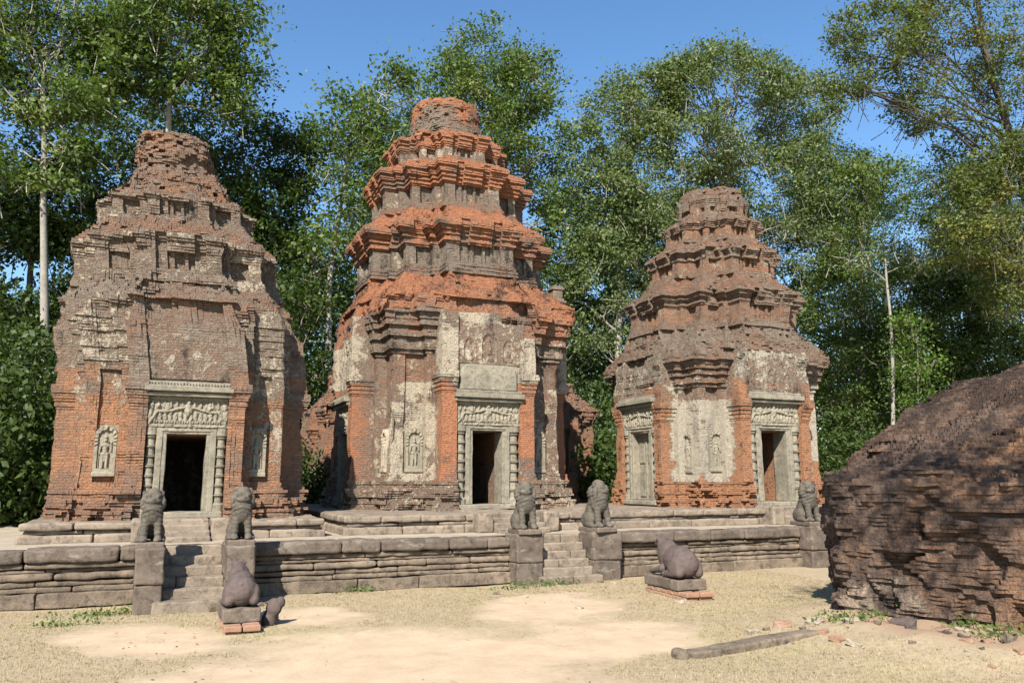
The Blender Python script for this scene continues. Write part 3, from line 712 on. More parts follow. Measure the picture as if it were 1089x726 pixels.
# ---- left tower
spL = dict(xc=.42, yc=19.85, a=1.92, p=.58, z0=1.2, sill=1.4, head=2.92, lint=3.78, rec=.76, dw=.37, cap=(3.45, 3.95, 5.15), doors=(0,), false=(3,), seed=11, mat=M['brick_left'], zonef=zones_left, foot=.22,
    drift=[(0, 0), (4, 0), (6, -.28), (8, -.48), (10.3, -.68)],
    tiers=[tier(1.2, 1.95, 4.25, 5.7, 6.12, 1.92, .58, 1.08, .30, .14, jit=.012, er=.06, ruin=.45),
           tier(6.12, 6.35, 6.78, 7.12, 7.6, 1.66, .46, .8, .10, .13, jit=.014, er=.07, ruin=.35),
           tier(7.6, 7.7, 8.0, 8.12, 8.3, 1.32, .34, .62, .05, .08, jit=.018, er=.08, ruin=.4),
           tier(8.3, 8.3, 8.3, 8.3, 9.1, 1.18, .14, .55, .0, .0, jit=.022, er=.13, crown=True, round=.25),
           tier(9.1, 9.1, 9.1, 9.1, 9.9, .80, .06, .4, .0, .0, jit=.022, er=.12, crown=True, round=.4)])
locL = np.array([spL['xc'], spL['yc'], .9])
def shift(sp):      # tower meshes are made around the origin; move them onto the tower's spot
    return np.array([0, 0, .9])
tL = thing('temple_tower', 'left brick tower with a crumbled rounded rubble top and black doorway', 'tower', locL, 'brick temple towers')
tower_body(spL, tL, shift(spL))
doorway(spL, tL, locL, 0); doorway(spL, tL, locL, 3, True)
add_pediment(spL, tL, locL, 0, 4.02, 4.95, .92, 'cream', 2, 0)
add_guardian(spL, tL, locL, 0, -1.48, 2.17, .94, 0, 'relief', -.02); add_guardian(spL, tL, locL, 0, 1.40, 2.17, .94, 1, 'relief', -.02); add_guardian(spL, tL, locL, 3, 1.42, 2.17, .94, 1, 'relief', -.02)
add_plinth(spL, tL, locL, -2.15, 3.0, 16.75, 23.2, 1.25, .42, .5)
# ---- central tower
spC = dict(xc=7.68, yc=22.4, a=2.38, p=.8, z0=1.2, sill=1.42, head=3.27, lint=4.12, rec=.88, dw=.41, cap=(4.2, 4.75, 6.35), doors=(0,), false=(3,), seed=23, mat=M['brick'], zonef=zones_center, foot=.16,
    drift=[(0, 0), (7, 0), (10, -.15), (14, -.28)],
    tiers=[tier(1.2, 2.2, 5.25, 6.75, 7.5, 2.38, .8, 1.28, .26, .44, jit=.010, er=.045, ruin=.3),
           tier(7.5, 7.85, 8.35, 9.0, 9.5, 1.90, .70, .98, .12, .30, jit=.010, er=.035, ruin=.2),
           tier(9.5, 9.72, 10.2, 10.82, 11.15, 1.58, .58, .82, .10, .27, jit=.010, er=.035, ruin=.2),
           tier(11.15, 11.25, 11.55, 11.97, 12.13, 1.2, .44, .62, .06, .18, jit=.012, er=.04, ruin=.25),
           tier(12.13, 12.15, 12.15, 12.15, 13.4, 1.12, .02, .45, .0, .0, jit=.012, er=.07, round=.85, crown=True)])
locC = np.array([spC['xc'], spC['yc'], .9])
tC = thing('temple_tower', 'tallest brick tower, the middle one, with bright orange brick cornices and grey drum on top', 'tower', locC, 'brick temple towers')
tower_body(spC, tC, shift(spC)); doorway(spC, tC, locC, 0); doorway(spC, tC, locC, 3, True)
add_pediment(spC, tC, locC, 0, 5.0, 6.1, 1.0, 'cream', 3)
m = MB(); P_ = np.zeros((30, 60)); Xq, Zq = np.meshgrid(np.linspace(-1, 1, 60), np.linspace(0, 1, 30)); P_ = .05*sm(1-np.abs(Xq)**4-(Zq*.95)**6, 0, .2)+.012*fbm(np.stack([Xq, Zq, 0*Xq], -1), 5, 3)
plate(m, P_, -.8, .8, 4.33, 4.98, -(spC['a']+spC['p'])+.03, .1, 0, (spC['xc'], spC['yc'])); m.build('false_window', M['frame'], tC, locC)
add_guardian(spC, tC, locC, 0, -1.76, 2.3, 1.05, 0, 'relief', -.02); add_guardian(spC, tC, locC, 0, 1.74, 2.3, 1.1, 1, 'relief', -.02); add_guardian(spC, tC, locC, 3, 1.74, 2.3, 1.05, 1, 'cream', -.02)
add_plinth(spC, tC, locC, 3.6, 11.4, 16.85, 27, 1.28, 7.3, .62)
m = MB(); q = at(591, 318, 20.6)
for k, (w_, h0, h1) in enumerate([(.24, -.16, -.08), (.19, -.08, .0), (.155, .0, .24), (.20, .24, .31), (.17, .31, .37)]): block(m, (q[0]-w_, q[1]-w_, q[2]+h0), (q[0]+w_, q[1]+w_, q[2]+h1), .02, .02, 6, .08, seed=k+5)
m.build('corner_miniature', M['sandstone'], tC, locC)
# ---- right tower
spR = dict(xc=15.43, yc=20.1, a=2.08, p=.66, z0=1.2, sill=1.45, head=3.36, lint=4.22, rec=.88, dw=.43, cap=(3.6, 4.2, 5.5), doors=(0,), false=(3,), seed=41, mat=M['brick_right'], zonef=zones_right, foot=.3,
    drift=[(0, 0), (5, 0), (7, .15), (11.5, .33)],
    tiers=[tier(1.2, 2.25, 4.55, 5.6, 6.3, 2.08, .66, 1.2, .16, .36, jit=.012, er=.05, ruin=.2),
           tier(6.3, 6.55, 7.0, 7.4, 7.95, 1.74, .68, .9, .14, .22, jit=.014, er=.06, ruin=.35),
           tier(7.95, 8.15, 8.5, 8.85, 9.2, 1.32, .48, .68, .12, .18, jit=.016, er=.06, ruin=.35),
           tier(9.2, 9.32, 9.6, 9.85, 10.1, .98, .42, .54, .08, .13, jit=.018, er=.06, ruin=.35),
           tier(10.1, 10.2, 10.4, 10.7, 11.0, .88, .14, .42, .04, .09, jit=.018, er=.06, ruin=.3, round=.5)])
locR = np.array([spR['xc'], spR['yc'], .9])
tR = thing('temple_tower', 'right brick tower with pale stucco wall and two grey framed doors, behind the brick mound', 'tower', locR, 'brick temple towers')
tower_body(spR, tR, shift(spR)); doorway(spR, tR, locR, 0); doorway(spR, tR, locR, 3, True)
add_pediment(spR, tR, locR, 0, 4.42, 5.3, .95, 'cream', 5)
add_guardian(spR, tR, locR, 0, -1.54, 2.33, 1.05, 0, 'relief', -.02); add_guardian(spR, tR, locR, 0, 1.6, 2.33, 1.0, 1, 'relief', -.02); add_guardian(spR, tR, locR, 3, 1.5, 2.3, 1.05, 1, 'relief', -.02)
add_plinth(spR, tR, locR, 9.9, 18.3, 16.85, 23.6, 1.3, 15.35, .62)
# ---- two rear towers, mostly hidden
for i, (x, y, lab, sd_, top) in enumerate([(6.75, 29.0, 'ruined rear tower whose pale edge shows left of the middle tower', 61, 6.3), (12.35, 27.6, 'low ruined rear tower in deep shade right of the middle tower', 67, 5.6)]):
    sp = dict(xc=x, yc=y, a=1.9, p=.35, z0=.9, sill=1.4, head=3., lint=3.8, rec=.7, dw=.35, cap=(3.4, 3.8, 4.6), doors=(), false=(), seed=sd_, mat=M['brick'], zonef=zones_rear, foot=.2, drift=[(0, 0), (top, .2)],
        tiers=[tier(.9, 1.5, 3.9, 4.5, 5.2, 1.9, .35, 1., .2, .15, jit=.03, er=.08, ruin=.5), tier(5.2, 5.3, 5.4, 5.5, top, 1.3, .2, .6, .05, .05, jit=.05, er=.1, ruin=.6)])
    o = thing('temple_tower', lab, 'tower', (x, y, .9), 'brick temple towers'); tower_body(sp, o, shift(sp))

# ------------------------------------------------------------------ guardian lions
def lion(root, seed, turn=0.):
    m = MB(); ca, sa = cos(turn), sin(turn)
    for s in (-1, 1):
        ell(m, (s*.115, .13, .20), (.085, .19, .15)); ell(m, (s*.16, .02, .12), (.055, .14, .05)); ell(m, (s*.165, -.08, .105), (.05, .09, .035))
        cap(m, (s*.085, -.10, .46), (s*.10, -.16, .14), .072, .058); ell(m, (s*.10, -.205, .115), (.062, .09, .042))
    cap(m, (0, .16, .26), (0, .0, .52), .165, .155); ell(m, (0, -.06, .47), (.165, .15, .17)); ell(m, (0, -.10, .56), (.15, .11, .12))
    def H(x, y, z): return (x*ca-y*sa, x*sa+y*ca, z)
    ell(m, H(0, -.02, .71), (.155, .155, .15)); ell(m, H(0, .03, .66), (.168, .15, .17)); ell(m, H(0, -.02, .80), (.12, .12, .09))
    ell(m, H(0, -.145, .69), (.105, .075, .055)); ell(m, H(0, -.135, .625), (.085, .06, .035)); ell(m, H(0, -.20, .715), (.038, .03, .025))
    for s in (-1, 1):
        ell(m, H(s*.06, -.135, .765), (.045, .045, .035)); ell(m, H(s*.055, -.165, .745), (.025, .02, .018)); ell(m, H(s*.135, -.02, .80), (.03, .035, .045)); ell(m, H(s*.15, -.05, .66), (.035, .07, .10))
    cap(m, (.02, .30, .12), (.0, .29, .34), .04, .03)
    fn = lambda P: .005*np.sin((P[:, 2]+.35*np.abs(P[:, 0])+.2*P[:, 1])*95)*sm(P[:, 2], .40, .5)*sm(.86-P[:, 2], 0, .1)*(1-sm(-P[:, 1]-.08, 0, .06)*sm(P[:, 2], .6, .64))
    carve(m, 'body', M['lion'], root, .012, .014, 9., 1, seed, fn)
    b = MB(); block(b, (-.20, -.29, 0), (.20, .33, .085), .02, .012, 5, .08, seed=seed); b.build('base', M['coping'], root)
LI = [(-.09, 14.42, .955, 'stone lion facing forward on the left pier of the nearest stairs', 0, 1.0), (1.28, 14.42, .955, 'stone lion with worn face on the right pier of the nearest stairs', .05, 1.02),
      (6.77, 15.0, .955, 'stone lion with eroded muzzle on the left pier of the middle stairs', -.25, 1.13), (8.45, 15.0, .955, 'stone lion turned towards the middle stairs on their right pier', .35, 1.14), (14.24, 15.1, .955, 'stone lion half hidden by the brick mound, farthest right', -.2, 1.12), ]
for i, (x, y, z, lab, tn, sc) in enumerate(LI):
    r = thing('lion_statue', lab, 'statue', (x, y, z), 'guardian lions on the stair piers', tn*.3); r.scale = (sc*1.05, sc*1.05, sc*1.05); lion(r, i+3, tn)

# ------------------------------------------------------------------ kneeling bulls
def bull(root, seed, head=True):
    m = MB()
    ell(m, (0, .18, .30), (.235, .40, .27)); ell(m, (0, .40, .26), (.235, .23, .25)); ell(m, (0, -.16, .36), (.195, .26, .28))
    cap(m, (0, -.20, .44), (0, -.36, .56), .165, .115); ell(m, (0, -.10, .545), (.09, .16, .09))
    if head:
        ell(m, (0, -.42, .60), (.095, .12, .09)); ell(m, (0, -.52, .55), (.062, .06, .06))
        for s in (-1, 1): ell(m, (s*.105, -.36, .64), (.04, .03, .03)); ell(m, (s*.06, -.38, .68), (.028, .028, .035))
    for s in (-1, 1):
        cap(m, (s*.19, .48, .12), (s*.25, .10, .07), .10, .06); ell(m, (s*.21, .36, .2), (.09, .2, .17)); cap(m, (s*.17, -.12, .14), (s*.17, -.46, .07), .075, .05); ell(m, (s*.14, -.5, .045), (.06, .09, .045))
    cap(m, (.03, .60, .38), (.20, .50, .10), .025, .03)
    carve(m, 'body', M['bull'], root, .018, .014, 6., 2, seed)
for i, (x, y, rz, lab, sc) in enumerate([(1.12, 12.25, pi, 'dark stone bull seen from behind, kneeling in front of the nearest stairs', .84), (8.62, 12.55, pi-.05, 'dark stone bull kneeling on a red brick base right of the middle stairs', 1.0)]):
    r = thing('bull_statue', lab, 'statue', (x, y, .30), 'kneeling bull statues', rz); r.scale = (sc,)*3; bull(r, 20+i)
    b = thing('statue_base', 'worn stone slab on brick footing under the bull '+('near the left stairs' if i == 0 else 'right of the middle stairs'), 'base', (x, y, 0), 'bull statue bases', rz)
    b.scale = (.80, .85, 1) if i == 0 else (.95, .95, 1)
    m = MB(); block(m, (-.31, -.60, .125), (.31, .62, .305), .025, .02, 4, .1, seed=i); m.build('slab', M['coping'], b)
    m = MB()
    for k, yy in enumerate(np.arange(-.58, .60, .235)):
        for sx in (-1, 1):
            for lv in (0, 1):
                if random.random() < .9: block(m, (min(0, sx*.30)+.01, yy+lv*.05, -.03+lv*.07), (max(0, sx*.30)-.01, yy+.22+lv*.05, .04+lv*.08), .018, .012, 6, .08, rz=random.gauss(0, .04), seed=k+9*lv)
    m.build('brick_footing', M['redbrick'], b)
m = MB(); ell(m, (0, 0, .26), (.10, .13, .13)); ell(m, (.02, .03, .12), (.12, .11, .14)); ell(m, (.05, -.05, .35), (.06, .06, .08))
o = carve(m, 'stone_fragment', M['bull'], None, .018, .03, 7, 1, 5); o.location = (1.50, 12.0, 0); o.rotation_euler = (.1, .25, .6); tag(o, 'broken dark stone piece leaning beside the bull near the left stairs', 'stone')

# ------------------------------------------------------------------ ruined brick mound on the right
def mound():
    th0 = np.linspace(0, 2*pi, 901)[:-1]
    poly = np.array(MND); ang = np.arctan2(poly[:, 1]-MC[1], poly[:, 0]-MC[0]) % (2*pi); o_ = np.argsort(ang); poly = poly[o_]; ang = ang[o_]
    def rad(th):
        out = np.zeros(len(th))
        for n, t in enumerate(th):
            d = np.array([cos(t), sin(t)])
            for k in range(len(poly)):
                a = poly[k]; b = poly[(k+1) % len(poly)]; e = b-a; M_ = np.array([d, -e]).T
                s = np.linalg.lstsq(M_, a-MC, rcond=None)[0]
                if s[0] > 0 and -1e-9 <= s[1] <= 1+1e-9: out[n] = s[0]; break
        return out
    R0 = rad(th0); mid = (R0+np.roll(R0, 3)+np.roll(R0, -3))/3; R0 = mid
    Rs, As = [], []
    base = MC+np.stack([np.cos(th0), np.sin(th0)], 1)*R0[:, None]
    def hmax(x, y):       # height of the heap at a point
        # ridge rises from the far left end to the right
        h = np.interp(x, [8.6, 9.6, 10.3, 10.8, 11.6, 12.6, 14.3, 17], [1.95, 2.0, 2.02, 2.2, 2.6, 3.1, 3.85, 3.4])
        return h+.22*fbm(np.stack([x, y, 0*x], -1), 1.6, 77, 3)
    zs = np.arange(-.1, 4.6, .055)
    prev = None
    for ci, z in enumerate(zs):
        s = np.ones(len(th0)); d = np.stack([np.cos(th0), np.sin(th0)], 1)
        # walk inwards until the heap is high enough
        sc = np.ones(len(th0)); done = np.zeros(len(th0), bool)
        for f in np.linspace(1, .0, 90):
            pt = MC+d*(R0*f)[:, None]; inset = (1-f)*R0
            hh = hmax(pt[:, 0], pt[:, 1])*sm(inset, -1.1, .10+0*inset)*1.0+.25*np.minimum(inset, 1.)
            ok = (hh > z) & ~done; sc[ok] = f; done |= ok
        sc[~done] = 0.02
        if done.mean() < .12: break
        Rr = R0*sc
        pt = MC+d*Rr[:, None]; P3 = np.column_stack([pt, np.full(len(pt), z)])
        arc = th0*R0; bi = np.floor(arc/.15+(ci % 2)*.5).astype(int)
        hs = hsh(bi, np.full(len(bi), ci), 0*bi, 5); big = fbm(P3, .9, 91, 3); med = fbm(P3, 2.8, 95, 2); lay = fbm(P3*[1, 1, 3.], 1.2, 99, 2)
        off = .17*big+.11*med-.22*sm(med+.6*lay, .15, .45)*sm(1.2-z, 0, 1.2)+.012*hs*(.3+1.0*sm(med, -.2, .3))-(hs > .86)*.05+.05*lay+.06*fbm(P3*[1, 1, 1.6], 6., 3, 4)
        off += -.28*sm(.22-np.abs(lay-.1), 0, .2)*sm(z, .3, .8)*sm(big, -.1, .2)*.6
        Rr = np.maximum(Rr+off*np.minimum(1, Rr)*sc, .02); pt = MC+d*Rr[:, None]
        for zz in (z, z+.042):
            Q = np.column_stack([pt, np.full(len(pt), zz)]); Q += np.column_stack([vn(Q, 5, 3), vn(Q, 5, 4), vn(Q, 4, 5)])*.014
            Rs.append(Q); a = np.zeros((len(Q), 4))
            a[:, 0] = .02+.40*sm(fbm(Q, .7, 55), .0, .4)*sm(1.9-zz, 0, .6)+.25*sm(.75-np.abs(Q[:, 0]-8.9), 0, .4)*sm(1.-zz, 0, .4); a[:, 1] = .22+.5*sm(Q[:, 0], 10., 11.)*(Q[:, 1] < 7.6)+.30*sm(big, -.1, .4); a[:, 2] = .30+.2*sm(zz, 1.8, 2.8)+.2*sm(fbm(Q*[1, 1, .3], 1.1, 57), .0, .3)
            As.append(a)
    n0 = len(th0); V = np.concatenate(Rs); nr = len(Rs)
    i, j = np.meshgrid(np.arange(nr-1), np.arange(n0), indexing='ij')
    F = np.stack([i*n0+j, i*n0+(j+1) % n0, (i+1)*n0+(j+1) % n0, (i+1)*n0+j], -1).reshape(-1, 4)
    q = V[F]; ar = np.linalg.norm(np.cross(q[:, 2]-q[:, 0], q[:, 3]-q[:, 1]), axis=1); F = F[ar > 2e-6]
    mb = MB(); mb.add(V, F, np.concatenate(As)); o = mb.build('brick_ruin', M['ruin'], None, (MC[0], MC[1], 0), attr=True)
    tag(o, 'big dark heap of ruined brick wall filling the right edge', 'ruin')
mound()

# ------------------------------------------------------------------ loose stones
m = MB(); block(m, (-1.15, -.13, 0), (1.0, .13, .11), .03, .02, 3, .1, seed=3); block(m, (-1.34, -.12, -.04), (-1.17, .12, .17), .07, .04, 4, .06, seed=9)
o = m.build('stone_beam', M['sandstone']); o.location = (6.92, 8.32, -.035); o.rotation_euler = (0, -.03, .1); tag(o, 'long grey fallen stone beam lying on the grass left of the brick mound', 'stone')
def rubble(n, fx, name, mats, lab, grp, s0, s1):
    srcs = []
    for k in range(5):
        mb = MB(); a = .5*random.uniform(.7, 1.2); b = .4*random.uniform(.6, 1.1); c = .28*random.uniform(.6, 1.2)
        block(mb, (-a, -b, -c*.6), (a, b, c), .05, .22, 1.8, .12, seed=k+70); o = mb.build(name, mats[k % len(mats)]); srcs.append(o)
    for i in range(n):
        x, y = fx(i); o = srcs[i] if i < 5 else srcs[i % 5].copy()
        if i >= 5: col.objects.link(o)
        s = random.uniform(s0, s1)*(1 if random.random() < .85 else 1.7); o.scale = (s, s, s); o.location = (x, y, float(ground_z(np.array([x]), np.array([y]))[0])+s*.03); o.rotation_euler = (random.gauss(0, .15), random.gauss(0, .15), random.uniform(0, 6.28))
        tag(o, lab, 'stone', grp)
def near_mound(i):
    t = random.random(); a = np.array([8.45, 9.5]); b = np.array([9.5, 5.9]); p = a+(b-a)*t; k = abs(random.gauss(0, .8)); return p[0]-k*.95+random.uniform(0, .25), p[1]-k*.4
rubble(60, near_mound, 'brick_fragment', [M['redbrick'], M['sandstone'], M['bull'], M['paving'], M['redbrick']], 'small broken brick or stone lying at the foot of the brick mound', 'rubble at the foot of the mound', .05, .17)
rubble(14, lambda i: (random.choice([6.2, 1.8, 8.3, 1.3])+random.gauss(0, .25), random.uniform(13.9, 14.5) if random.random() < .7 else random.uniform(11.6, 11.9)), 'stone_chip', [M['paving'], M['sandstone']], 'pale stone chip on the ground near the stairs', 'stone chips near the stairs', .07, .2)

# ------------------------------------------------------------------ grass blades and weeds
n = 42000
gx_ = rng.uniform(-4, 12.5, n*2); gy_ = 5.5+9.4*rng.random(n*2)**1.15
keep = (bare_mask(gx_, gy_)+.35*fbm(np.column_stack([gx_, gy_, gx_*0]), 1.4, 9, 3) < .28) & ((np.hypot((gx_-12.3)/4.1, (gy_-7.8)/3.2)) > .9+.35*rng.random(n*2)) & (np.abs(np.arctan2(gx_, gy_)-YAW) < .64)
gx_, gy_ = gx_[keep][:n], gy_[keep][:n]; n = len(gx_); gz = ground_z(gx_, gy_)
nb = 3; bx = np.repeat(gx_, nb)+rng.normal(0, .02, n*nb); by = np.repeat(gy_, nb)+rng.normal(0, .02, n*nb); bz = np.repeat(gz, nb)-.005
an = rng.uniform(0, 2*pi, n*nb); h = rng.uniform(.012, .04, n*nb); ln = rng.uniform(.01, .04, n*nb); wd = .004
b0 = np.column_stack([bx-np.sin(an)*wd, by+np.cos(an)*wd, bz]); b1 = np.column_stack([bx+np.sin(an)*wd, by-np.cos(an)*wd, bz]); tp = np.column_stack([bx+np.cos(an)*ln, by+np.sin(an)*ln, bz+h])
V = np.stack([b0, b1, tp], 1).reshape(-1, 3); mb = MB(); mb.add(V, np.arange(len(V)).reshape(-1, 3))
o = mb.build('dry_grass', M['dry']); tag(o, 'short dry grass between the sandy patches', 'grass', kind='stuff')

def leaves(mb, C, size, rng_, up=.5, droop=.2):
    n = len(C); nrm = rng_.normal(0, 1, (n, 3)); nrm[:, 2] += up*2; nrm /= np.linalg.norm(nrm, axis=1, keepdims=True)
    t = rng_.normal(0, 1, (n, 3)); t[:, 2] -= droop; t -= (t*nrm).sum(1, keepdims=True)*nrm; t /= np.linalg.norm(t, axis=1, keepdims=True)+1e-9
    wv = np.cross(nrm, t); s = (size*rng_.uniform(.5, 1.3, n)*(1+.35*vn(C, .8, 12)))[:, None]
    V = np.stack([C-t*s*.5, C+wv*s*.27, C+t*s*.5, C-wv*s*.27], 1).reshape(-1, 3)
    mb.add(V, np.arange(n*4).reshape(-1, 4))
wd_spots = [(66, 664, 'weed tuft'), (148, 650, ''), (108, 652, ''), (285, 632, ''), (380, 630, ''), (546, 625, ''), (590, 622, ''), (905, 668, ''), (925, 672, ''), (1030, 680, ''), (1065, 692, '')]
wl = ['green weeds at the foot of the terrace wall at the far left', 'green weeds in front of the left pier of the nearest stairs', 'thin green weeds at the wall foot left of the nearest stairs', 'green weeds at the wall foot just right of the nearest stairs', 'small weeds at the wall foot midway between the two stairs', 'green weeds beside the left pier of the middle stairs', 'tiny weeds at the bottom step of the middle stairs', 'green weeds at the left end of the brick mound', 'weeds just right of the left end of the brick mound', 'sparse weeds at the foot of the mound near the right edge', 'sparse weeds at the extreme right of the mound foot']
for i, (px, py, _) in enumerate(wd_spots):
    r = cF+cR*(px-544.5)/850-cU*(py-363)/850; c = np.array([0, 0, 2.])-r*2./r[2]
    rg = np.random.default_rng(i+90); k = 110 if i not in (1,) else 200; sp_ = .16 if i != 1 else .22
    C = np.column_stack([rg.normal(0, sp_*1.6, k), rg.normal(0, sp_*.6, k), np.abs(rg.normal(0, .06, k))+.01])
    mb = MB(); leaves(mb, C, .05, rg, .2, -.3)
    for q in range(12): tube(mb, [(C[q, 0], C[q, 1], 0), (C[q, 0]*1.1, C[q, 1]*1.1, C[q, 2]+.05)], [.004, .002], 4)
    o = mb.build('weed', M['leaf_mid']); o.location = (c[0], c[1], float(ground_z(np.array([c[0]]), np.array([c[1]]))[0])); tag(o, wl[i], 'plant', 'weeds along the walls')

rg = np.random.default_rng(77); nl = 2600; lx = rg.uniform(-4, 12, nl); ly = 6+9*rg.random(nl); kk = fbm(np.column_stack([lx, ly, lx*0]), .8, 40, 2)+rg.normal(0, .25, nl) > .15; lx, ly = lx[kk], ly[kk]
mb = MB(); leaves(mb, np.column_stack([lx, ly, ground_z(lx, ly)+.008]), .045, rg, 3., 0)
o = mb.build('leaf_litter', M['litter']); tag(o, 'brown fallen leaves scattered over the dry ground', 'leaf litter', kind='stuff')
# ------------------------------------------------------------------ trees
def make_tree(name, label, Y, lobes, trunk, leafm, barkm, seed, lsize=.20, dens=1., r0=.22, group='trees behind the towers', limbs=4, gap=.0, cl=.62, twig=.4):
    """lobes: (px,py,rx,ry[,dY]); trunk: list of (px,py) seen at distance Y, first point is the foot"""
    rg = np.random.default_rng(seed)
    T = np.array([at(a, b, Y) for a, b in trunk]) if Y else np.array(trunk, float); foot = T[0].copy(); foot[2] = 0
    T = np.vstack([[foot], T[1:]])
    # smooth trunk
    ts = np.linspace(0, len(T)-1, 26); Ts = np.column_stack([np.interp(ts, np.arange(len(T)), T[:, k]) for k in range(3)])
    Ts += np.column_stack([fbm(np.column_stack([ts*.5, ts*0+seed, ts*0]), 1, 1), fbm(np.column_stack([ts*.5, ts*0+seed, ts*0+5]), 1, 2), ts*0])*.18*np.minimum(1, ts)[:, None]
    root = thing(name, label, 'tree', foot, group)
    tb = MB(); rr = r0*(1-.62*np.linspace(0, 1, 26)); rr[0] *= 1.35; tube(tb, Ts, rr, 9)
    cb = MB()
    allC = []
    for L in lobes:
        px, py, rx, ry = L[:4]; dY = L[4] if len(L) > 4 and Y else 0; c, ax = (at(px, py, Y+dY), np.array([rx, max(rx, ry)*.8, ry])*mpp(px, py, Y+dY)) if Y else (np.array(L[:3]), np.array(L[3:]))
        px, py = 0, 0; vol = ax.prod()**(1/3.)
        nC = int(dens*17*(ax[0]*ax[2]+ax[0]*ax[1]+ax[1]*ax[2])/3+6)
        d = rg.normal(0, 1, (nC*2, 3)); d /= np.linalg.norm(d, axis=1, keepdims=True)
        rad = rg.uniform(.18, 1, nC*2)**.42; wob = 1+.30*fbm(d*1.4+seed, 1.3, seed)
        P = c+d*ax*(rad*wob)[:, None]
        kp = fbm(P, .42, seed+1, 2)+rg.normal(0, .1, len(P)) > -.28+gap
        P = P[kp][:nC]; allC.append(P)
        # limb into the lobe
        for q in range(limbs):
            if not len(P): break
            tgt = P[rg.integers(len(P))]*.8+c*.2
            hd = np.linalg.norm((Ts-tgt)[:, :2], axis=1); cost = np.linalg.norm(Ts-tgt, axis=1)+2.5*np.maximum(0, Ts[:, 2]+.25*hd-tgt[2])+rg.uniform(0, 3., 26); cost[:(5 if len(Ts) and Ts[-1, 2] < 12 else 9)] += 50; ix = int(np.clip(np.argmin(cost)+rg.integers(-2, 4), 4, 25)); a = Ts[ix]
            u = np.linspace(0, 1, 9)[:, None]; bend = np.array([0, 0, .12*np.linalg.norm(tgt-a)]); pts = a+(tgt-a)*u+bend*np.sin(u*pi)*.6+rg.normal(0, .10, (9, 3))*np.sin(u*pi)
            r_a = rr[ix]*rg.uniform(.22, .42); tube(tb, pts, np.linspace(r_a, .03, 9), 6)
            for w_ in range(4):
                k0 = rg.integers(3, 8); b_ = P[np.argsort(np.linalg.norm(P-pts[k0], axis=1))[rg.integers(0, min(12, len(P)))]]
                pp = pts[k0]+(b_-pts[k0])*np.linspace(0, 1, 5)[:, None]+rg.normal(0, .06, (5, 3)); pp[0] = pts[k0]; tube(tb, pp, np.linspace(max(.03, r_a*.35), .012, 5), 5)
    P = np.concatenate(allC)
    per = 58; k = np.repeat(np.arange(len(P)), per); csz = rg.uniform(.6, 1.3, len(P))*cl
    C = P[k]+rg.normal(0, 1, (len(k), 3))*np.array([1, 1, .55])*csz[k][:, None]*.62
    leaves(cb, C, lsize, rg)
    for idx in rg.choice(len(P), min(len(P), int(len(P)*twig)), replace=False):
        e = P[idx]; s_ = e+rg.normal(0, .5, 3)+[0, 0, -.5]; tube(cb if False else tb, [s_, (s_+e)/2+rg.normal(0, .05, 3), e], [.022, .016, .008], 4)
    tb.build('trunk', barkm, root, foot, smooth=True); cb.build('crown', leafm, root, foot)
    return root
D = 'leaf_dark'; Mi = 'leaf_mid'; Pa = 'leaf_pale'
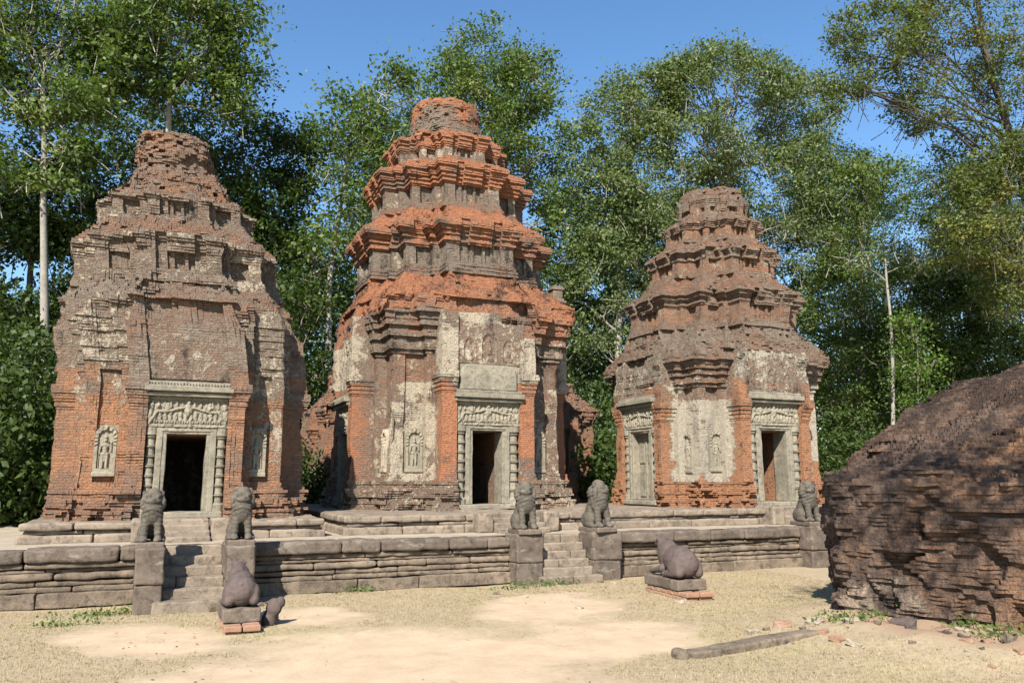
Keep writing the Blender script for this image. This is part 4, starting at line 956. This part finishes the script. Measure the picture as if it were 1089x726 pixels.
TR = [
 ('tropical_tree', 'tall pale trunked tree at the far left edge', 30, [(20, 40, 60, 50), (0, 0, 60, 40), (60, 195, 26, 18), (80, 165, 30, 20), (90, 60, 55, 45), (50, 110, 60, 30), (-20, 140, 50, 60), (100, 15, 60, 35)], [(45, 560), (49, 330), (50, 210), (48, 80)], Mi, 'bark_pale', 1, dict(dens=1.15, r0=.17, gap=.0)),
 ('tropical_tree', 'tree with open pale branches rising directly behind the left tower', 31, [(190, 40, 75, 45), (255, 50, 36, 48), (130, 60, 50, 45), (210, 100, 60, 30), (190, 0, 90, 30)], [(178, 560), (178, 200), (176, 120), (185, 60)], Mi, 'bark_pale', 2, dict(dens=1.15, r0=.17, limbs=6)),
 ('evergreen_tree', 'dark dense tree between the left and middle towers', 34, [(255, 145, 58, 48), (285, 220, 45, 60), (240, 230, 50, 60), (300, 300, 40, 60), (320, 180, 25, 40)], [(275, 560), (272, 300), (262, 180)], D, 'bark_dark', 3, dict(limbs=2, dens=1.35, r0=.25)),
 ('tropical_tree', 'light green tree left of the middle tower top', 33, [(362, 130, 32, 42), (375, 200, 45, 60), (350, 280, 45, 60), (420, 100, 26, 34), (400, 150, 35, 45)], [(345, 560), (352, 300), (372, 160)], Mi, 'bark_pale', 4, dict(dens=1.0, r0=.17)),
 ('tropical_tree', 'tall round topped tree directly behind the middle tower', 36, [(520, 60, 48, 44), (480, 90, 28, 40), (560, 100, 46, 55), (580, 180, 40, 55), (520, 140, 60, 60), (600, 260, 45, 60)], [(545, 560), (545, 300), (535, 120)], Mi, 'bark', 5, dict(dens=1.15, r0=.28)),
 ('broadleaf_tree', 'olive green spreading tree between the middle and right towers', 35, [(655, 130, 48, 55), (690, 110, 45, 40), (640, 220, 50, 60), (630, 320, 45, 70), (690, 200, 60, 60)], [(655, 560), (660, 330), (672, 160)], Pa, 'bark_pale', 6, dict(dens=1.0, r0=.24, limbs=6)),
 ('broadleaf_tree', 'broad olive crowned tree towering behind the right tower', 34, [(780, 95, 80, 46), (850, 120, 52, 50), (740, 150, 60, 50), (820, 200, 80, 70), (700, 250, 55, 60), (860, 270, 60, 60), (730, 90, 40, 35)], [(775, 560), (770, 300), (775, 170)], Pa, 'bark_pale', 7, dict(dens=1.05, r0=.3, limbs=8, twig=.7)),
 ('tropical_tree', 'leafy green tree right of the right tower', 33, [(900, 230, 50, 60), (930, 330, 50, 60), (905, 400, 45, 60), (880, 330, 45, 60), (940, 200, 40, 40)], [(915, 560), (915, 400), (915, 250)], Mi, 'bark', 8, dict(dens=1.1, r0=.2)),
 ('overhanging_tree', 'big dark branched tree overhanging the top right corner', 23, [(930, 45, 62, 40), (1010, 25, 70, 45), (1075, 80, 60, 60), (1040, 170, 60, 55), (990, 110, 48, 34), (1085, 200, 60, 60), (900, 90, 30, 18), (1075, 290, 45, 50), (1030, 250, 40, 40)], [(1115, 600), (1112, 400), (1100, 250), (1078, 150), (1050, 60), (1040, 0)], 'leaf_yellow', 'bark_dark', 9, dict(dens=1.45, r0=.27, limbs=3, lsize=.155, cl=.52, gap=.0, twig=.8)),
 ('slender_tree', 'slender tree with straight white trunk right of the right tower', 27, [(940, 240, 42, 36), (975, 270, 34, 34), (905, 270, 25, 26)], [(953, 600), (951, 440), (946, 340), (940, 262)], Mi, 'bark_pale', 10, dict(dens=.6, r0=.115, limbs=3, lsize=.15)),
 ('leafy_tree', 'dark leafed tree low behind the mound at the right', 30, [(1010, 340, 50, 60), (1060, 380, 50, 50), (980, 420, 45, 45), (1030, 290, 40, 30), (1085, 330, 40, 60), (1000, 290, 45, 40), (965, 370, 45, 50), (1050, 250, 40, 40), (1040, 400, 60, 45), (1000, 400, 50, 45)], [(1030, 560), (1030, 330)], D, 'bark_dark', 11, dict(limbs=2, dens=1.3, r0=.2)),
 ('bright_tree', 'small fresh green sapling lit between the slender trunk and the mound', 26, [(975, 390, 28, 34), (985, 440, 34, 28), (965, 350, 18, 20)], [(975, 560), (975, 380)], 'leaf_bright', 'bark', 12, dict(dens=.8, r0=.06, limbs=2, lsize=.15)),
 ('evergreen_tree', 'dark tree in shade behind the left edge under the pale trunk', 33, [(15, 250, 50, 60), (80, 200, 45, 50), (60, 290, 50, 60), (110, 250, 40, 60), (-20, 330, 50, 60), (10, 180, 50, 40), (0, 260, 40, 50), (15, 310, 50, 50), (55, 360, 50, 60)], [(30, 560), (33, 300), (40, 200)], D, 'bark_dark', 13, dict(limbs=1, dens=1.3, r0=.15)),
 ('evergreen_tree', 'dark tree behind the gap right of the middle tower', 38, [(610, 370, 40, 60), (650, 420, 40, 60), (590, 300, 50, 60), (640, 500, 50, 40)], [(625, 560), (622, 360)], D, 'bark_dark', 14, dict(limbs=2, dens=1.2, r0=.22)),
 ('tropical_tree', 'mid green tree in the back row behind the left shoulder of the right tower', 40, [(690, 330, 60, 70), (740, 260, 60, 60), (660, 250, 50, 50)], [(700, 560), (700, 300)], Mi, 'bark', 15, dict(dens=1.3, r0=.2)),
 ('evergreen_tree', 'dark back row tree behind the left tower', 38, [(130, 330, 60, 90), (200, 200, 60, 70), (150, 150, 60, 50), (250, 330, 60, 90)], [(160, 560), (165, 200)], D, 'bark_dark', 16, dict(limbs=2, dens=1.3, r0=.25)),
 ('evergreen_tree', 'dark back row tree behind the left shoulder of the middle tower', 40, [(400, 250, 60, 70), (340, 380, 60, 80), (335, 300, 50, 60), (440, 180, 50, 60), (330, 470, 50, 60)], [(390, 560), (390, 240)], D, 'bark_dark', 17, dict(limbs=2, dens=1.1, r0=.25)),
 ('tropical_tree', 'shaded back row tree at the right behind the slender white trunk', 40, [(880, 200, 60, 60), (960, 330, 60, 70), (1020, 220, 50, 60), (900, 420, 60, 70), (1070, 260, 50, 50)], [(940, 560), (940, 300)], D, 'bark_dark', 18, dict(limbs=2, dens=1.3, r0=.25)),
 ('tropical_tree', 'green understorey tree at the bottom left of the wood', 28, [(20, 400, 45, 60), (-30, 450, 50, 70), (20, 480, 60, 50)], [(12, 560), (12, 380)], D, 'bark_dark', 19, dict(dens=1.1, r0=.14)),
 ('tropical_tree', 'dark young tree between the left and middle towers, lower than its neighbours', 31, [(320, 330, 26, 45), (325, 400, 26, 45), (330, 470, 30, 50), (300, 400, 30, 50)], [(326, 560), (322, 340)], D, 'bark', 20, dict(dens=1.0, r0=.12)),
]
for nm, lab, Yd, lb, tr, lm, bk, sd_, kw in TR:
    make_tree(nm, lab, Yd, lb, tr, M[lm], M[bk], sd_, **kw)

make_tree('shade_tree', 'tree outside the picture on the right whose crown throws dappled shade on the brick mound', 0, [(5.0, 1.0, 9.2, 1.5, 1.2, .8), (6.2, .6, 8.6, 1.1, 1.0, .7), (4.0, 1.2, 10.6, 1.2, 1.1, .9), (6.6, -.6, 10.2, 1.3, 1.1, .8)], [(5.2, -1.6, 0), (5.1, -1.2, 4), (5.1, -.4, 8.2), (4.9, 0, 10)], M['leaf_mid'], M['bark'], 31, dens=.7, r0=.16, limbs=3, lsize=.12, group=None)
# far wood as one mass, and low bushes
rg = np.random.default_rng(5); mb = MB(); tot = []
for k in range(2500):
    x = rg.uniform(-28, 62); y = rg.uniform(44, 54)+max(0, 0); z = rg.uniform(.0, 1)**.8*13*(1+.3*float(vn(np.array([[x*.15, 0, 3.]]))[0]))
    tot.append((x, y, z))
P = np.array(tot); k = np.repeat(np.arange(len(P)), 42); C = P[k]+rg.normal(0, 1, (len(k), 3))*[.9, .9, .8]; C[:, 2] = np.abs(C[:, 2]); leaves(mb, C, .42, rg)
o = mb.build('far_wood', M['leaf_dark']); tag(o, 'dense shaded wood closing the view behind the trees', 'wood', kind='stuff')
def bush(seed, w, h, mat):
    rg = np.random.default_rng(seed); r = thing('bush', 'bush', 'bush'); n = 190
    d = rg.normal(0, 1, (n, 3)); d /= np.linalg.norm(d, axis=1, keepdims=True); P = d*(rg.uniform(.2, 1, n)**.5*(1+.3*fbm(d+seed, 1.5, seed)))[:, None]*[w, w*.8, h*.5]+[0, 0, h*.5]
    k = np.repeat(np.arange(n), 60); C = P[k]+rg.normal(0, 1, (len(k), 3))*[.32, .32, .24]; C[:, 2] = np.abs(C[:, 2]); mb = MB(); leaves(mb, C, .17, rg); mb.build('foliage', mat, r)
    tb = MB()
    for q in range(7): e = P[rg.integers(n)]; tube(tb, [(0, 0, 0), e*.5+[0, 0, .2], e], [.05, .035, .015], 5)
    tb.build('stem', M['bark'], r); return r
protos = [bush(1, 2.2, 3.4, M['leaf_dark']), bush(2, 1.9, 2.8, M['leaf_dark']), bush(3, 2.4, 4.6, M['leaf_dark'])]
spots = [(-10, 24.5, 2, 'nearest the left edge just behind the terrace'), (18, 25, 0, 'just behind the terrace left of the left tower'), (-30, 28, 0, 'at the far left edge of the wood'), (10, 31, 2, 'in shade left of the left tower'), (40, 27.5, 1, 'beside the left tower foot'), (300, 30, 0, 'in the gap right of the left tower'), (325, 33, 2, 'deep in the gap left of the middle tower'),
         (335, 28.5, 1, 'small and near in the gap left of the middle tower'), (625, 34, 2, 'deep in the gap right of the middle tower'), (648, 30, 1, 'sunlit in the gap left of the right tower'), (605, 37, 0, 'farthest in the gap right of the middle tower'), (655, 26.5, 0, 'closest to the back corner of the right tower'),
         (900, 29, 2, 'right of the right tower'), (935, 31, 0, 'behind the slender white trunk'), (915, 26.5, 1, 'low beside the right tower foot'), (990, 29, 2, 'behind the crest of the mound'), (1040, 31, 0, 'in shade behind the mound'), (1085, 28, 2, 'at the far right edge of the wood'), (80, 34, 2, 'hidden behind the left tower'), (965, 25.5, 1, 'sunlit just above the mound edge')]
used = set()
for px, Yd, kd, lab in spots:
    p = at(px, 511, Yd); o = protos[kd] if kd not in used else copy_tree(protos[kd]); used.add(kd)
    o.location = (p[0], p[1], 0); o.rotation_euler = (0, 0, random.uniform(0, 6)); s = random.uniform(.9, 1.3); o.scale = (s, s, s*random.uniform(.9, 1.2))
    tag(o, ['dark green broad bush ', 'dark green low bush ', 'tall dark bush '][kd]+lab, 'bush', 'bushes under the trees')
